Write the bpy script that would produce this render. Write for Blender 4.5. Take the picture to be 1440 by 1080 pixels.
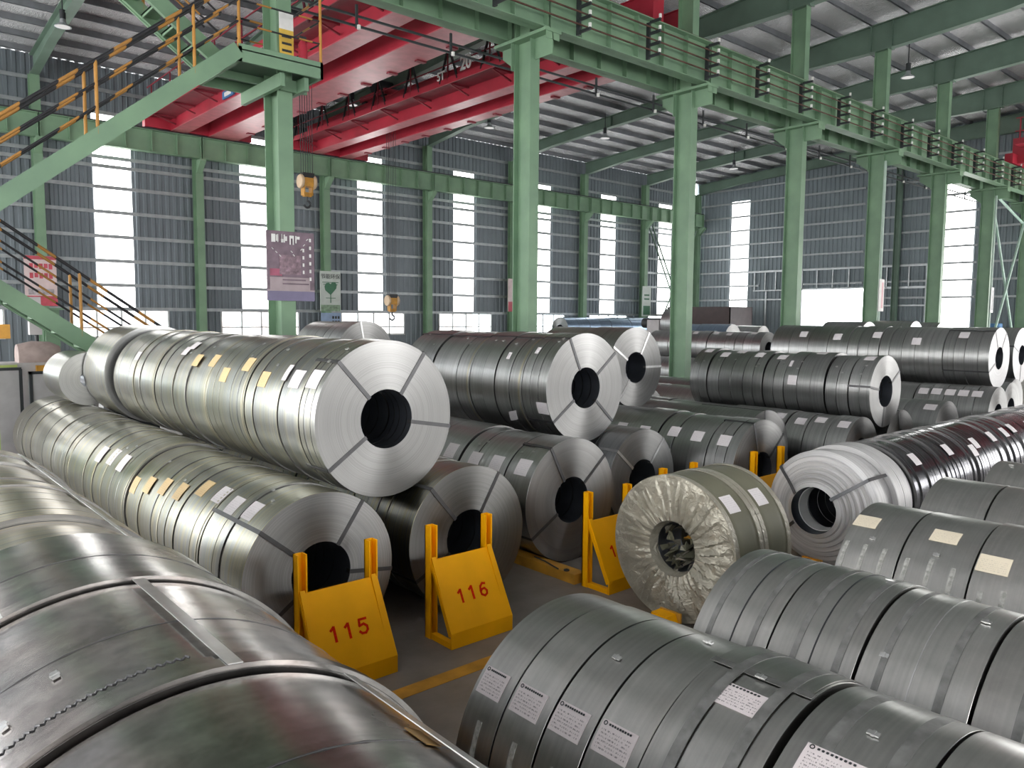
import bpy, math, random
from mathutils import Vector, Matrix
random.seed(7)
SC = bpy.context.scene
for o in list(bpy.data.objects): bpy.data.objects.remove(o)
R_ = math.radians
sin, cos, pi = math.sin, math.cos, math.pi

# ------------------------------------------------------------------ camera
cam_d = bpy.data.cameras.new('camera'); cam = bpy.data.objects.new('camera', cam_d)
SC.collection.objects.link(cam); SC.camera = cam
yaw, pitch, roll = R_(48.846), R_(-4.896), R_(0.40)
fw = Vector((cos(pitch)*cos(yaw), cos(pitch)*sin(yaw), sin(pitch)))
r0 = Vector((sin(yaw), -cos(yaw), 0)); u0 = r0.cross(fw)
rt = cos(roll)*r0 + sin(roll)*u0; up = -sin(roll)*r0 + cos(roll)*u0
cam.matrix_world = Matrix(((rt.x, up.x, -fw.x, 0), (rt.y, up.y, -fw.y, 0), (rt.z, up.z, -fw.z, 2.66), (0, 0, 0, 1)))
cam_d.sensor_width = 36; cam_d.lens = 36*1092.5/1440; cam_d.clip_start = .05; cam_d.clip_end = 600

# ------------------------------------------------------------------ world, exposure
W = bpy.data.worlds.new('sky'); SC.world = W; W.use_nodes = True
bgn = W.node_tree.nodes['Background']; bgn.inputs[0].default_value = (.93, .97, 1, 1); bgn.inputs[1].default_value = 8.0
DAY = 6.0            # radiance of the daylight panels in the walls
vs = SC.view_settings; vs.view_transform = 'Standard'; vs.look = 'None'; vs.exposure = 0.42; vs.gamma = 1; vs.use_curve_mapping = False
cy = SC.cycles
cy.use_denoising = True; cy.max_bounces = 8; cy.diffuse_bounces = 4; cy.glossy_bounces = 4; cy.transmission_bounces = 4
cy.transparent_max_bounces = 8; cy.sample_clamp_indirect = 4.0; cy.blur_glossy = 1.0
cy.caustics_reflective = True; cy.caustics_refractive = False

# ------------------------------------------------------------------ helpers
COL = SC.collection
def tag(o, label=None, cat=None, group=None, kind=None):
    if label: o['label'] = label
    if cat: o['category'] = cat
    if group: o['group'] = group
    if kind: o['kind'] = kind
    return o
def thing(name, loc, label, cat, group=None, rz=0):
    o = bpy.data.objects.new(name, None); COL.objects.link(o); o.location = loc; o.rotation_euler = (0, 0, rz)
    o.empty_display_size = .2
    return tag(o, label, cat, group)
def link(name, me, mat, parent=None, loc=(0, 0, 0), rot=(0, 0, 0)):
    o = bpy.data.objects.new(name, me); COL.objects.link(o)
    if mat is not None and len(me.materials) == 0: me.materials.append(mat)
    o.parent = parent; o.location = loc; o.rotation_euler = rot
    return o
class M:
    def __init__(s): s.v = []; s.f = []
    def add(s, vs_, fs):
        n = len(s.v); s.v += [tuple(p) for p in vs_]; s.f += [tuple(i+n for i in f) for f in fs]; return s
    def box(s, x0, x1, y0, y1, z0, z1):
        return s.add([(x0,y0,z0),(x1,y0,z0),(x1,y1,z0),(x0,y1,z0),(x0,y0,z1),(x1,y0,z1),(x1,y1,z1),(x0,y1,z1)],
                     [(0,3,2,1),(4,5,6,7),(0,1,5,4),(1,2,6,5),(2,3,7,6),(3,0,4,7)])
    def bar(s, p, q, w, h, upv=(0, 0, 1)):
        p, q = Vector(p), Vector(q); d = (q-p).normalized(); u = Vector(upv)
        a = d.cross(u)
        if a.length < 1e-4: a = d.cross(Vector((0, 1, 0)))
        a.normalize(); b = a.cross(d).normalized(); a *= w/2; b *= h/2
        return s.add([p-a-b, p+a-b, p+a+b, p-a+b, q-a-b, q+a-b, q+a+b, q-a+b],
                     [(0,3,2,1),(4,5,6,7),(0,1,5,4),(1,2,6,5),(2,3,7,6),(3,0,4,7)])
    def tube(s, pts, r, n=8, cap=True):
        pts = [Vector(p) for p in pts]; base = len(s.v)
        for i, p in enumerate(pts):
            d = (pts[min(i+1, len(pts)-1)]-pts[max(i-1, 0)]).normalized()
            a = d.cross(Vector((0, 0, 1)))
            if a.length < 1e-3: a = d.cross(Vector((0, 1, 0)))
            a.normalize(); b = a.cross(d)
            for k in range(n): s.v.append(tuple(p+(a*cos(2*pi*k/n)+b*sin(2*pi*k/n))*r))
        for i in range(len(pts)-1):
            for k in range(n):
                s.f.append((base+i*n+k, base+i*n+(k+1) % n, base+(i+1)*n+(k+1) % n, base+(i+1)*n+k))
        if cap:
            s.f.append(tuple(base+k for k in range(n))[::-1]); s.f.append(tuple(base+(len(pts)-1)*n+k for k in range(n)))
        return s
    def prism(s, poly, axis, a, b):
        # poly of 2D points extruded along axis from a to b: axis 'x' -> (y,z), 'y' -> (x,z), 'z' -> (x,y)
        n = len(poly)
        def P(p, t): return {'x': (t, p[0], p[1]), 'y': (p[0], t, p[1]), 'z': (p[0], p[1], t)}[axis]
        return s.add([P(p, a) for p in poly]+[P(p, b) for p in poly],
                     [tuple(range(n))[::-1], tuple(range(n, 2*n))]+[(i, (i+1) % n, n+(i+1) % n, n+i) for i in range(n)])
    def lathe(s, prof, n=24, c=(0, 0, 0), axis='z', closed=False):
        base = len(s.v); m = len(prof)
        for k in range(n):
            a = 2*pi*k/n
            for r, t in prof:
                if axis == 'z': s.v.append((c[0]+r*cos(a), c[1]+r*sin(a), c[2]+t))
                elif axis == 'y': s.v.append((c[0]+r*cos(a), c[1]+t, c[2]+r*sin(a)))
                else: s.v.append((c[0]+t, c[1]+r*cos(a), c[2]+r*sin(a)))
        for k in range(n):
            for i in range(m if closed else m-1):
                j = (i+1) % m
                s.f.append((base+k*m+i, base+k*m+j, base+((k+1) % n)*m+j, base+((k+1) % n)*m+i))
        return s
    def mesh(s, name, smooth=None, off=(0, 0, 0)):
        me = bpy.data.meshes.new(name)
        me.from_pydata([(v[0]-off[0], v[1]-off[1], v[2]-off[2]) for v in s.v], [], s.f); me.update()
        import bmesh
        b = bmesh.new(); b.from_mesh(me); bmesh.ops.recalc_face_normals(b, faces=b.faces); b.to_mesh(me); b.free()
        if smooth:
            for p in me.polygons: p.use_smooth = True
            me.set_sharp_from_angle(angle=R_(smooth))
        return me
    def build(s, name, mat, parent=None, smooth=None):
        off = parent.location if parent is not None else (0, 0, 0)
        return link(name, s.mesh(name, smooth, off), mat, parent)
def text_mesh(body, size, depth=.002, bold=0.0):
    c = bpy.data.curves.new('lettering', 'FONT'); c.body = body; c.size = size; c.extrude = depth; c.offset = size*bold; c.align_x = 'CENTER'; c.align_y = 'CENTER'
    o = bpy.data.objects.new('lettering', c); COL.objects.link(o)
    dg = bpy.context.evaluated_depsgraph_get(); me = bpy.data.meshes.new_from_object(o.evaluated_get(dg))
    bpy.data.objects.remove(o); bpy.data.curves.remove(c); me.materials.clear()
    return me

# ------------------------------------------------------------------ materials
def mat(name):
    m = bpy.data.materials.new(name); m.use_nodes = True
    return m, m.node_tree, m.node_tree.nodes['Principled BSDF']
def N(nt, t, **k):
    n = nt.nodes.new(t)
    for a, b in k.items(): setattr(n, a, b)
    return n
def paint(name, col, rough=.5, metal=0, var=.18, scale=3.0, bump=0, dirt=None, spec=.5):
    m, nt, b = mat(name); L = nt.links.new
    tc = N(nt, 'ShaderNodeTexCoord'); nz = N(nt, 'ShaderNodeTexNoise'); nz.inputs['Scale'].default_value = scale; nz.inputs['Detail'].default_value = 6
    L(tc.outputs['Object'], nz.inputs['Vector'])
    rp = N(nt, 'ShaderNodeValToRGB'); rp.color_ramp.elements[0].position = .3; rp.color_ramp.elements[1].position = .7
    d = dirt or [c*(1-var) for c in col]
    rp.color_ramp.elements[0].color = (*d, 1); rp.color_ramp.elements[1].color = (*[min(1, c*(1+var*.5)) for c in col], 1)
    L(nz.outputs['Fac'], rp.inputs[0]); L(rp.outputs[0], b.inputs['Base Color'])
    b.inputs['Roughness'].default_value = rough; b.inputs['Metallic'].default_value = metal; b.inputs['Specular IOR Level'].default_value = spec
    if bump:
        bp = N(nt, 'ShaderNodeBump'); bp.inputs['Strength'].default_value = bump; bp.inputs['Distance'].default_value = .01
        n2 = N(nt, 'ShaderNodeTexNoise'); n2.inputs['Scale'].default_value = scale*12; L(tc.outputs['Object'], n2.inputs['Vector'])
        L(n2.outputs['Fac'], bp.inputs['Height']); L(bp.outputs[0], b.inputs['Normal'])
    return m
def steel(name, col, rough=.32, aniso=.6, ring=260, bump=.25, warm=0.0, var=.25, stain=0.0, metal=1.0, mott=0.0):
    m, nt, b = mat(name); L = nt.links.new
    tc = N(nt, 'ShaderNodeTexCoord'); sp = N(nt, 'ShaderNodeSeparateXYZ'); L(tc.outputs['Object'], sp.inputs[0])
    xx = N(nt, 'ShaderNodeMath', operation='MULTIPLY'); L(sp.outputs[0], xx.inputs[0]); L(sp.outputs[0], xx.inputs[1])
    zz = N(nt, 'ShaderNodeMath', operation='MULTIPLY_ADD'); L(sp.outputs[2], zz.inputs[0]); L(sp.outputs[2], zz.inputs[1]); L(xx.outputs[0], zz.inputs[2])
    rr = N(nt, 'ShaderNodeMath', operation='SQRT'); L(zz.outputs[0], rr.inputs[0])
    oi = N(nt, 'ShaderNodeObjectInfo')
    ml = N(nt, 'ShaderNodeMath', operation='MULTIPLY'); L(oi.outputs['Random'], ml.inputs[0]); ml.inputs[1].default_value = 37
    cb = N(nt, 'ShaderNodeCombineXYZ'); L(rr.outputs[0], cb.inputs[0]); L(sp.outputs[1], cb.inputs[1]); L(ml.outputs[0], cb.inputs[2])
    n1 = N(nt, 'ShaderNodeTexNoise'); n1.inputs['Scale'].default_value = ring; n1.inputs['Detail'].default_value = 3; L(cb.outputs[0], n1.inputs['Vector'])
    nb = N(nt, 'ShaderNodeTexNoise'); nb.inputs['Scale'].default_value = 28; nb.inputs['Detail'].default_value = 2; L(cb.outputs[0], nb.inputs['Vector'])
    n2 = N(nt, 'ShaderNodeTexNoise'); n2.inputs['Scale'].default_value = 2.2; n2.inputs['Detail'].default_value = 5; L(tc.outputs['Object'], n2.inputs['Vector'])
    # brightness: base * (rings, wide rings, cloud, per-strip random)
    s1 = N(nt, 'ShaderNodeMapRange'); s1.inputs[1].default_value = .3; s1.inputs[2].default_value = .7; s1.inputs[3].default_value = 1-var; s1.inputs[4].default_value = 1+var*.3
    L(n1.outputs['Fac'], s1.inputs[0])
    s2 = N(nt, 'ShaderNodeMapRange'); s2.inputs[1].default_value = .3; s2.inputs[2].default_value = .7; s2.inputs[3].default_value = 1-var*.5; s2.inputs[4].default_value = 1.05
    L(nb.outputs['Fac'], s2.inputs[0])
    s3 = N(nt, 'ShaderNodeMapRange'); s3.inputs[3].default_value = .86; s3.inputs[4].default_value = 1.08; L(oi.outputs['Random'], s3.inputs[0])
    m1 = N(nt, 'ShaderNodeMath', operation='MULTIPLY'); L(s1.outputs[0], m1.inputs[0]); L(s2.outputs[0], m1.inputs[1])
    m2 = N(nt, 'ShaderNodeMath', operation='MULTIPLY'); L(m1.outputs[0], m2.inputs[0]); L(s3.outputs[0], m2.inputs[1])
    mx = N(nt, 'ShaderNodeMix', data_type='RGBA'); mx.inputs[6].default_value = (*col, 1)
    mx.inputs[7].default_value = (col[0]*1.02, col[1]*.93, col[2]*(.66 if warm else .9), 1)
    s4 = N(nt, 'ShaderNodeMapRange'); s4.inputs[1].default_value = .42; s4.inputs[2].default_value = .62; s4.inputs[4].default_value = max(warm, stain); L((nb if warm else n2).outputs['Fac'], s4.inputs[0]); L(s4.outputs[0], mx.inputs[0])
    if mott:
        n3 = N(nt, 'ShaderNodeTexNoise'); n3.inputs['Scale'].default_value = 5.5; n3.inputs['Detail'].default_value = 8; n3.inputs['Roughness'].default_value = .68; L(tc.outputs['Object'], n3.inputs['Vector'])
        s5 = N(nt, 'ShaderNodeMapRange'); s5.inputs[1].default_value = .35; s5.inputs[2].default_value = .65; s5.inputs[3].default_value = 1-mott; s5.inputs[4].default_value = 1.1; L(n3.outputs['Fac'], s5.inputs[0])
        m3 = N(nt, 'ShaderNodeMath', operation='MULTIPLY'); L(m2.outputs[0], m3.inputs[0]); L(s5.outputs[0], m3.inputs[1]); m2 = m3
    vm = N(nt, 'ShaderNodeVectorMath', operation='SCALE'); L(mx.outputs[2], vm.inputs[0]); L(m2.outputs[0], vm.inputs['Scale'])
    L(vm.outputs[0], b.inputs['Base Color']); b.inputs['Metallic'].default_value = metal
    rm = N(nt, 'ShaderNodeMapRange'); rm.inputs[1].default_value = .3; rm.inputs[2].default_value = .7; rm.inputs[3].default_value = rough*(.8 if mott > .3 else .95); rm.inputs[4].default_value = rough*(1.3 if mott > .3 else 1.08)
    L(n2.outputs['Fac'], rm.inputs[0]); L(rm.outputs[0], b.inputs['Roughness'])
    b.inputs['Anisotropic'].default_value = aniso
    tg = N(nt, 'ShaderNodeTangent', direction_type='RADIAL', axis='Y'); L(tg.outputs[0], b.inputs['Tangent'])
    bp = N(nt, 'ShaderNodeBump'); bp.inputs['Strength'].default_value = bump; bp.inputs['Distance'].default_value = .002
    L(n1.outputs['Fac'], bp.inputs['Height']); L(bp.outputs[0], b.inputs['Normal'])
    return m
def emit(name, col, s):
    m = bpy.data.materials.new(name); m.use_nodes = True; nt = m.node_tree; nt.nodes.clear()
    e = N(nt, 'ShaderNodeEmission'); e.inputs[0].default_value = (*col, 1); e.inputs[1].default_value = s
    o = N(nt, 'ShaderNodeOutputMaterial'); nt.links.new(e.outputs[0], o.inputs[0]); return m
def glass(name):
    m = bpy.data.materials.new(name); m.use_nodes = True; nt = m.node_tree; nt.nodes.clear()
    t = N(nt, 'ShaderNodeBsdfTransparent'); t.inputs[0].default_value = (.93, .96, .96, 1)
    g = N(nt, 'ShaderNodeBsdfGlossy'); g.inputs['Roughness'].default_value = .05
    x = N(nt, 'ShaderNodeMixShader'); x.inputs[0].default_value = .08
    o = N(nt, 'ShaderNodeOutputMaterial'); nt.links.new(t.outputs[0], x.inputs[1]); nt.links.new(g.outputs[0], x.inputs[2]); nt.links.new(x.outputs[0], o.inputs[0]); return m
def paper(name, col, near=False):
    # printed label: header line and rows of small print along u, v
    m, nt, b = mat(name); L = nt.links.new
    uv = N(nt, 'ShaderNodeUVMap'); sp = N(nt, 'ShaderNodeSeparateXYZ'); L(uv.outputs[0], sp.inputs[0])
    br = N(nt, 'ShaderNodeTexNoise'); br.inputs['Scale'].default_value = 1.0; br.inputs['Detail'].default_value = 3
    mp = N(nt, 'ShaderNodeMapping'); mp.inputs['Scale'].default_value = (42, 9, 1); L(uv.outputs[0], mp.inputs[0]); L(mp.outputs[0], br.inputs['Vector'])
    wv = N(nt, 'ShaderNodeMath', operation='MULTIPLY'); L(sp.outputs[1], wv.inputs[0]); wv.inputs[1].default_value = 2*pi*9
    sn = N(nt, 'ShaderNodeMath', operation='SINE'); L(wv.outputs[0], sn.inputs[0])
    g1 = N(nt, 'ShaderNodeMath', operation='GREATER_THAN'); L(sn.outputs[0], g1.inputs[0]); g1.inputs[1].default_value = .1
    g2 = N(nt, 'ShaderNodeMath', operation='GREATER_THAN'); L(br.outputs['Fac'], g2.inputs[0]); g2.inputs[1].default_value = .52
    a = N(nt, 'ShaderNodeMath', operation='MULTIPLY'); L(g1.outputs[0], a.inputs[0]); L(g2.outputs[0], a.inputs[1])
    # margins
    def rng(sock, lo, hi):
        p = N(nt, 'ShaderNodeMath', operation='GREATER_THAN'); L(sock, p.inputs[0]); p.inputs[1].default_value = lo
        q = N(nt, 'ShaderNodeMath', operation='LESS_THAN'); L(sock, q.inputs[0]); q.inputs[1].default_value = hi
        r = N(nt, 'ShaderNodeMath', operation='MULTIPLY'); L(p.outputs[0], r.inputs[0]); L(q.outputs[0], r.inputs[1]); return r
    mu, mv = rng(sp.outputs[0], .07, .93), rng(sp.outputs[1], .07, .74)
    c = N(nt, 'ShaderNodeMath', operation='MULTIPLY'); L(mu.outputs[0], c.inputs[0]); L(mv.outputs[0], c.inputs[1])
    d = N(nt, 'ShaderNodeMath', operation='MULTIPLY'); L(a.outputs[0], d.inputs[0]); L(c.outputs[0], d.inputs[1])
    e = N(nt, 'ShaderNodeMath', operation='MULTIPLY'); L(d.outputs[0], e.inputs[0]); e.inputs[1].default_value = .75 if near else .22
    mx = N(nt, 'ShaderNodeMix', data_type='RGBA'); mx.inputs[6].default_value = (*col, 1); mx.inputs[7].default_value = (.12, .11, .12, 1)
    L(e.outputs[0], mx.inputs[0]); L(mx.outputs[2], b.inputs['Base Color']); b.inputs['Roughness'].default_value = .55
    return m

GREEN = paint('green_steel_paint', (.185, .305, .19), .5, var=.2, scale=1.2, dirt=(.15, .25, .165))
GREEN_D = paint('shaded_green_steel_paint', (.135, .205, .16), .55, var=.2, scale=1.0)  # same green paint, its colour darkened for steelwork in shade
RED = paint('red_crane_paint', (.43, .026, .05), .45, var=.3, scale=.8)
YEL = paint('yellow_paint', (.95, .43, .0), .5, var=.08, scale=4, spec=.2)
YEL_D = paint('dull_yellow_paint', (.55, .27, .03), .5, var=.3, scale=6)
BLK = paint('black_paint', (.012, .012, .014), .5)
RUST = paint('rusty_steel', (.105, .045, .03), .7, var=.5, scale=5)
GALV = paint('galvanized_section', (.50, .53, .55), .42, metal=.85, scale=4)
GIRT = paint('weathered_girt', (.36, .385, .40), .5, metal=.7, scale=4)
CLAD = paint('grey_cladding_sheet', (.175, .205, .23), .55, metal=.2, var=.15, scale=.5)
CLADE = paint('blue_grey_cladding_sheet', (.20, .24, .265), .55, metal=.2, var=.15, scale=.5)
WHITE = paint('white_frame_paint', (.62, .64, .64), .5)
GREY = paint('grey_machine_paint', (.50, .48, .49), .5)
DGREY = paint('dark_steel', (.05, .055, .06), .5, metal=.5)
CONC = paint('concrete_floor', (.21, .185, .165), .45, var=.4, scale=1.6, bump=.2)
GROUND = paint('pale_yard_concrete', (.5, .49, .47), .8, scale=.3)
BROWN = paint('brown_primer', (.06, .04, .04), .6)
BLUEP = paint('blue_paint', (.05, .18, .38), .5)
REDPR = paint('red_stencil_ink', (.72, .02, .0), .7, var=.25, scale=60, spec=.1)
WHITEPR = paint('white_print', (.75, .75, .74), .6)
CERAM = paint('white_porcelain', (.85, .85, .82), .3)
PINKB = paint('pale_pink_building', (.75, .62, .58), .8)
LEAF = paint('dark_green_print', (.05, .16, .09), .6)
PANEL = emit('daylight_panel', (1, .99, .97), DAY)
GLASS = glass('window_glass')
PAPER = paper('white_label_paper', (.74, .70, .72))
PAPER_N = paper('white_printed_label_paper', (.66, .60, .61), True)
PAPER_T = paper('tan_label_paper', (.70, .52, .27))
PAPER_C = paper('cream_label_paper', (.74, .66, .52))
ST_A = steel('bright_slit_steel', (.50, .505, .48), .31, .4, warm=.9, bump=.12, var=.35)
ST_C = steel('bright_wound_steel', (.50, .51, .50), .31, .4, warm=.6, bump=.12, var=.35)
ST_D = steel('grey_wound_steel', (.50, .505, .505), .33, .35, bump=.1)
ST_Q = steel('oiled_grey_steel', (.46, .46, .445), .30, .2, ring=60, bump=.04, var=.1, stain=.25, mott=.06)
ST_N = steel('mottled_zinc_steel', (.50, .49, .48), .22, .2, ring=50, bump=.05, var=.1, stain=.9, mott=.4)
ST_P = steel('white_edge_steel', (.50, .495, .50), .48, .3, ring=120, metal=.75)
ST_W = steel('white_telescoped_steel', (.74, .73, .735), .5, .3, ring=120, metal=.45)
ST_K = steel('black_film_steel', (.10, .10, .115), .16, .2, ring=60, bump=.3)
ST_F = steel('far_grey_steel', (.50, .51, .52), .34, .4, bump=.1)
ST_B = steel('blue_steel', (.34, .44, .58), .3, .3)
FACE = steel('wound_strip_edges', (.34, .338, .335), .42, .8, ring=330, bump=.2, var=.22)
STRAP = paint('steel_strap', (.11, .11, .115), .4, metal=.7, scale=9)
STRAP_B = paint('bright_strap', (.62, .62, .62), .3, metal=.9, scale=9)
TAPE = paint('clear_tape', (.55, .55, .52), .2, metal=.4, var=.5, scale=40)
STAIN = paint('dull_strap_band', (.27, .27, .265), .45, metal=.7, var=.4, scale=14)
RIM = steel('cream_rim_steel', (.62, .58, .46), .35, .2)
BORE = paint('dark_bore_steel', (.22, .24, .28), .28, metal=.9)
# crumpled wrapping paper
def wrap_mat():
    m, nt, b = mat('crumpled_wrapping'); L = nt.links.new
    tc = N(nt, 'ShaderNodeTexCoord'); n1 = N(nt, 'ShaderNodeTexNoise'); n1.inputs['Scale'].default_value = 9; n1.inputs['Detail'].default_value = 7
    L(tc.outputs['Object'], n1.inputs['Vector'])
    rp = N(nt, 'ShaderNodeValToRGB'); rp.color_ramp.elements[0].color = (.24, .225, .18, 1); rp.color_ramp.elements[1].color = (.52, .49, .41, 1)
    L(n1.outputs['Fac'], rp.inputs[0]); L(rp.outputs[0], b.inputs['Base Color']); b.inputs['Roughness'].default_value = .28; b.inputs['Metallic'].default_value = .35
    v = N(nt, 'ShaderNodeTexNoise'); v.inputs['Scale'].default_value = 14; v.inputs['Detail'].default_value = 4; v.inputs['Distortion'].default_value = 1.5; L(tc.outputs['Object'], v.inputs['Vector'])
    bp = N(nt, 'ShaderNodeBump'); bp.inputs['Strength'].default_value = .7; bp.inputs['Distance'].default_value = .02; L(v.outputs['Fac'], bp.inputs['Height']); L(bp.outputs[0], b.inputs['Normal'])
    return m
WRAP = wrap_mat()
WRAPB = paint('olive_kraft_wrapping', (.17, .165, .115), .45, var=.15, scale=3, metal=.05)
def foil_mat():
    m, nt, b = mat('silver_insulation_foil'); L = nt.links.new
    tc = N(nt, 'ShaderNodeTexCoord'); n1 = N(nt, 'ShaderNodeTexNoise'); n1.inputs['Scale'].default_value = 9; n1.inputs['Detail'].default_value = 4; n1.inputs['Distortion'].default_value = .8
    mp = N(nt, 'ShaderNodeMapping'); mp.inputs['Scale'].default_value = (3.0, .45, 1); L(tc.outputs['Object'], mp.inputs[0]); L(mp.outputs[0], n1.inputs['Vector'])
    b.inputs['Base Color'].default_value = (.90, .90, .92, 1); b.inputs['Metallic'].default_value = .7; b.inputs['Roughness'].default_value = .24
    bp = N(nt, 'ShaderNodeBump'); bp.inputs['Strength'].default_value = 1.0; bp.inputs['Distance'].default_value = .10
    L(n1.outputs['Fac'], bp.inputs['Height']); L(bp.outputs[0], b.inputs['Normal'])
    return m
FOIL = foil_mat()

# ------------------------------------------------------------------ the building
XB, XE, YL, YN = -14.0, 48.6, 35.0, -9.0
def FX(k): return 6.2+6*k                      # frame lines
def roofz(y): return 12.5+(YL-y)*.066
floor = link('floor', M().box(XB, XE, YN, YL, -.25, 0).mesh('floor'), CONC); tag(floor, kind='structure', label='dark worn concrete hall floor')
lm = M().box(2.35, 4.05, 4.42, 4.56, .0005, .003).mesh('painted_line'); link('painted_line', lm, YEL_D, floor)
gr = link('ground_outside', M().box(-120, 170, -120, 160, -.6, -.3).mesh('ground_outside'), GROUND); tag(gr, kind='structure', label='pale concrete yard outside the hall')

def corr(a0, a1, z0, z1, pitch=.30, dep=.045):
    # trapezoid sheet in local (a, depth, z)
    pts = []; a = a0
    while a < a1-1e-6:
        for t, d in ((0, 0), (.42, 0), (.52, dep), (.90, dep)):
            if a+t*pitch < a1: pts.append((a+t*pitch, d))
        a += pitch
    pts.append((a1, 0)); return pts
def sheet(a0, a1, z0, z1, plane, parent, m, toward):
    pts = corr(a0, a1, z0, z1); mb = M()
    for i in range(len(pts)-1):
        (p, d), (q, e) = pts[i], pts[i+1]
        if plane[0] == 'y':
            Y = plane[1]; mb.add([(p, Y+toward*d, z0), (q, Y+toward*e, z0), (q, Y+toward*e, z1), (p, Y+toward*d, z1)], [(0, 1, 2, 3)])
        else:
            X = plane[1]; mb.add([(X+toward*d, p, z0), (X+toward*e, q, z0), (X+toward*e, q, z1), (X+toward*d, p, z1)], [(0, 1, 2, 3)])
    return link('cladding_sheet', mb.mesh('cladding_sheet'), m, parent)
wcount = [0]
def window(name_mat, mb, label):
    wcount[0] += 1
    o = link('window_%d' % wcount[0], mb.mesh('window'), name_mat); tag(o, label, kind='structure'); return o

# long far wall -------------------------------------------------
wl = bpy.data.objects.new('wall_long', None); COL.objects.link(wl); tag(wl, 'long grey corrugated wall with tall daylight strips', kind='structure')
ordn = ['first', 'second', 'third', 'fourth', 'fifth', 'sixth', 'seventh', 'eighth', 'ninth', 'tenth', 'eleventh', 'twelfth']
GZ = [2.90, 3.87, 4.85, 5.83, 6.81, 7.79, 8.62, 8.98, 10.72, 11.6]
girt_me = M().box(0, 5.72, -.035, .035, -.07, .07).mesh('girt'); girt_me.materials.append(GIRT)
for k in range(-3, 8):
    x0, x1 = FX(k), min(FX(k+1), XE)
    if x0 < XB: x0 = XB
    if x1-x0 < .5: continue
    s0, s1 = FX(k)+2.0, FX(k)+3.42
    if s1 < x1 and s0 > x0:
        sheet(x0, s0, 2.9, roofz(YL), ('y', YL), wl, CLAD, -1); sheet(s1, x1, 2.9, roofz(YL), ('y', YL), wl, CLAD, -1)
        sheet(s0, s1, 10.7, roofz(YL), ('y', YL), wl, CLAD, -1)
        window(PANEL, M().box(s0, s1, YL-.01, YL+.05, 2.9, 10.7), '%s tall daylight strip of the long wall' % ordn[max(0, k)] if k >= 0 else 'daylight strip of the long wall out of view')
        w0, w1 = FX(k)+1.0, FX(k)+4.72
        sheet(x0, w0, 0, 2.9, ('y', YL), wl, CLAD, -1); sheet(w1, x1, 0, 2.9, ('y', YL), wl, CLAD, -1); sheet(w0, w1, 0, 1.7, ('y', YL), wl, CLAD, -1)
        wcount[0] += 1
        fr = bpy.data.objects.new('window_%d' % wcount[0], None); COL.objects.link(fr); fr.location = (w0, YL, 1.7); tag(fr, 'low white framed window under daylight strip', kind='structure')
        f = M(); f.box(w0, w1, YL-.05, YL+.03, 1.7, 1.78); f.box(w0, w1, YL-.05, YL+.03, 2.82, 2.9); f.box(w0, w1, YL-.04, YL+.02, 2.10, 2.16)
        for t in (0, .25, .5, .75, 1): xx = w0+t*(w1-w0); f.box(xx-.035, xx+.035, YL-.05, YL+.03, 1.7, 2.9)
        f.build('window_frame', WHITE, fr)
        for t in range(4): g0 = w0+t*(w1-w0)/4; M().box(g0+.035, g0+(w1-w0)/4-.035, YL-.01, YL, 1.78, 2.82).build('pane', GLASS, fr)
    else:
        sheet(x0, x1, 0, roofz(YL), ('y', YL), wl, CLAD, -1)
    if k >= -1 and x1-x0 > 5.5:
        for z in GZ: link('girt', girt_me, None, wl, (FX(k)+.14, YL-.10, z))
# end wall ------------------------------------------------------
we = bpy.data.objects.new('wall_end', None); COL.objects.link(we); tag(we, 'grey corrugated end wall with bright doorway', kind='structure')
def endsheet(y0, y1, z0, z1): sheet(y0, y1, z0, z1, ('x', XE), we, CLADE, -1)
ztop = lambda y: roofz(y)
endsheet(31.95, YL, 0, 13.0); endsheet(30.55, 31.95, 10.9, 13.0); endsheet(26.4, 30.55, 0, 13.3)
endsheet(22.2, 26.4, 4.65, 13.4); endsheet(17.75, 22.2, 0, 13.7); endsheet(16.25, 17.75, 10.9, 13.8); endsheet(16.25, 17.75, 0, 1.2)
endsheet(30.55, 31.95, 0, 2.9); endsheet(13.6, 16.25, 0, 14.0)
endsheet(YN, 13.6, 7.0, 15.3)
for a, b in ((12.0, 13.6), (4.2, 5.2), (-3.6, -2.6)): endsheet(a, b, 0, 7.0)
for a, b in ((5.2, 12.0), (-2.6, 4.2), (YN, -3.6)): window(PANEL, M().box(XE-.02, XE+.05, a, b, 0, 7.0), 'wide glowing panel added in the end wall, unseen right of the view')  # unseen glowing panels added to light the hall from the right
window(PANEL, M().box(XE-.02, XE+.05, 30.55, 31.95, 2.9, 10.9), 'tall daylight strip of the end wall nearest the corner')
window(PANEL, M().box(XE-.02, XE+.05, 16.25, 17.75, 1.2, 10.9), 'tall daylight strip of the end wall right of the doorway')
eg_me = M().box(-.035, .035, 0, 5.2, -.06, .06).mesh('girt'); eg_me.materials.append(GIRT)
for z in (4.0, 4.97, 5.94, 6.89, 7.86, 8.84, 9.81, 10.78, 11.75):
    for y0 in (29.6, 22.2, 16.0, 10.0, 4):
        if z < 4.6 and y0 == 22.2: continue
        link('girt', eg_me, None, we, (XE-.10, y0 if y0 != 22.2 else 22.4, z))
    M().box(XE-.14, XE-.06, 27.6, 29.6, z-.045, z+.045).build('girt', GALV, we) if z > 5.9 or z < 4.1 else None
fdoor = M()
for y in (22.2, 26.4): fdoor.box(XE-.16, XE-.05, y-.05, y+.05, 0, 5.9)
for y in (23.25, 24.3, 25.35): fdoor.box(XE-.16, XE-.06, y-.035, y+.035, 4.65, 5.9)
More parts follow.
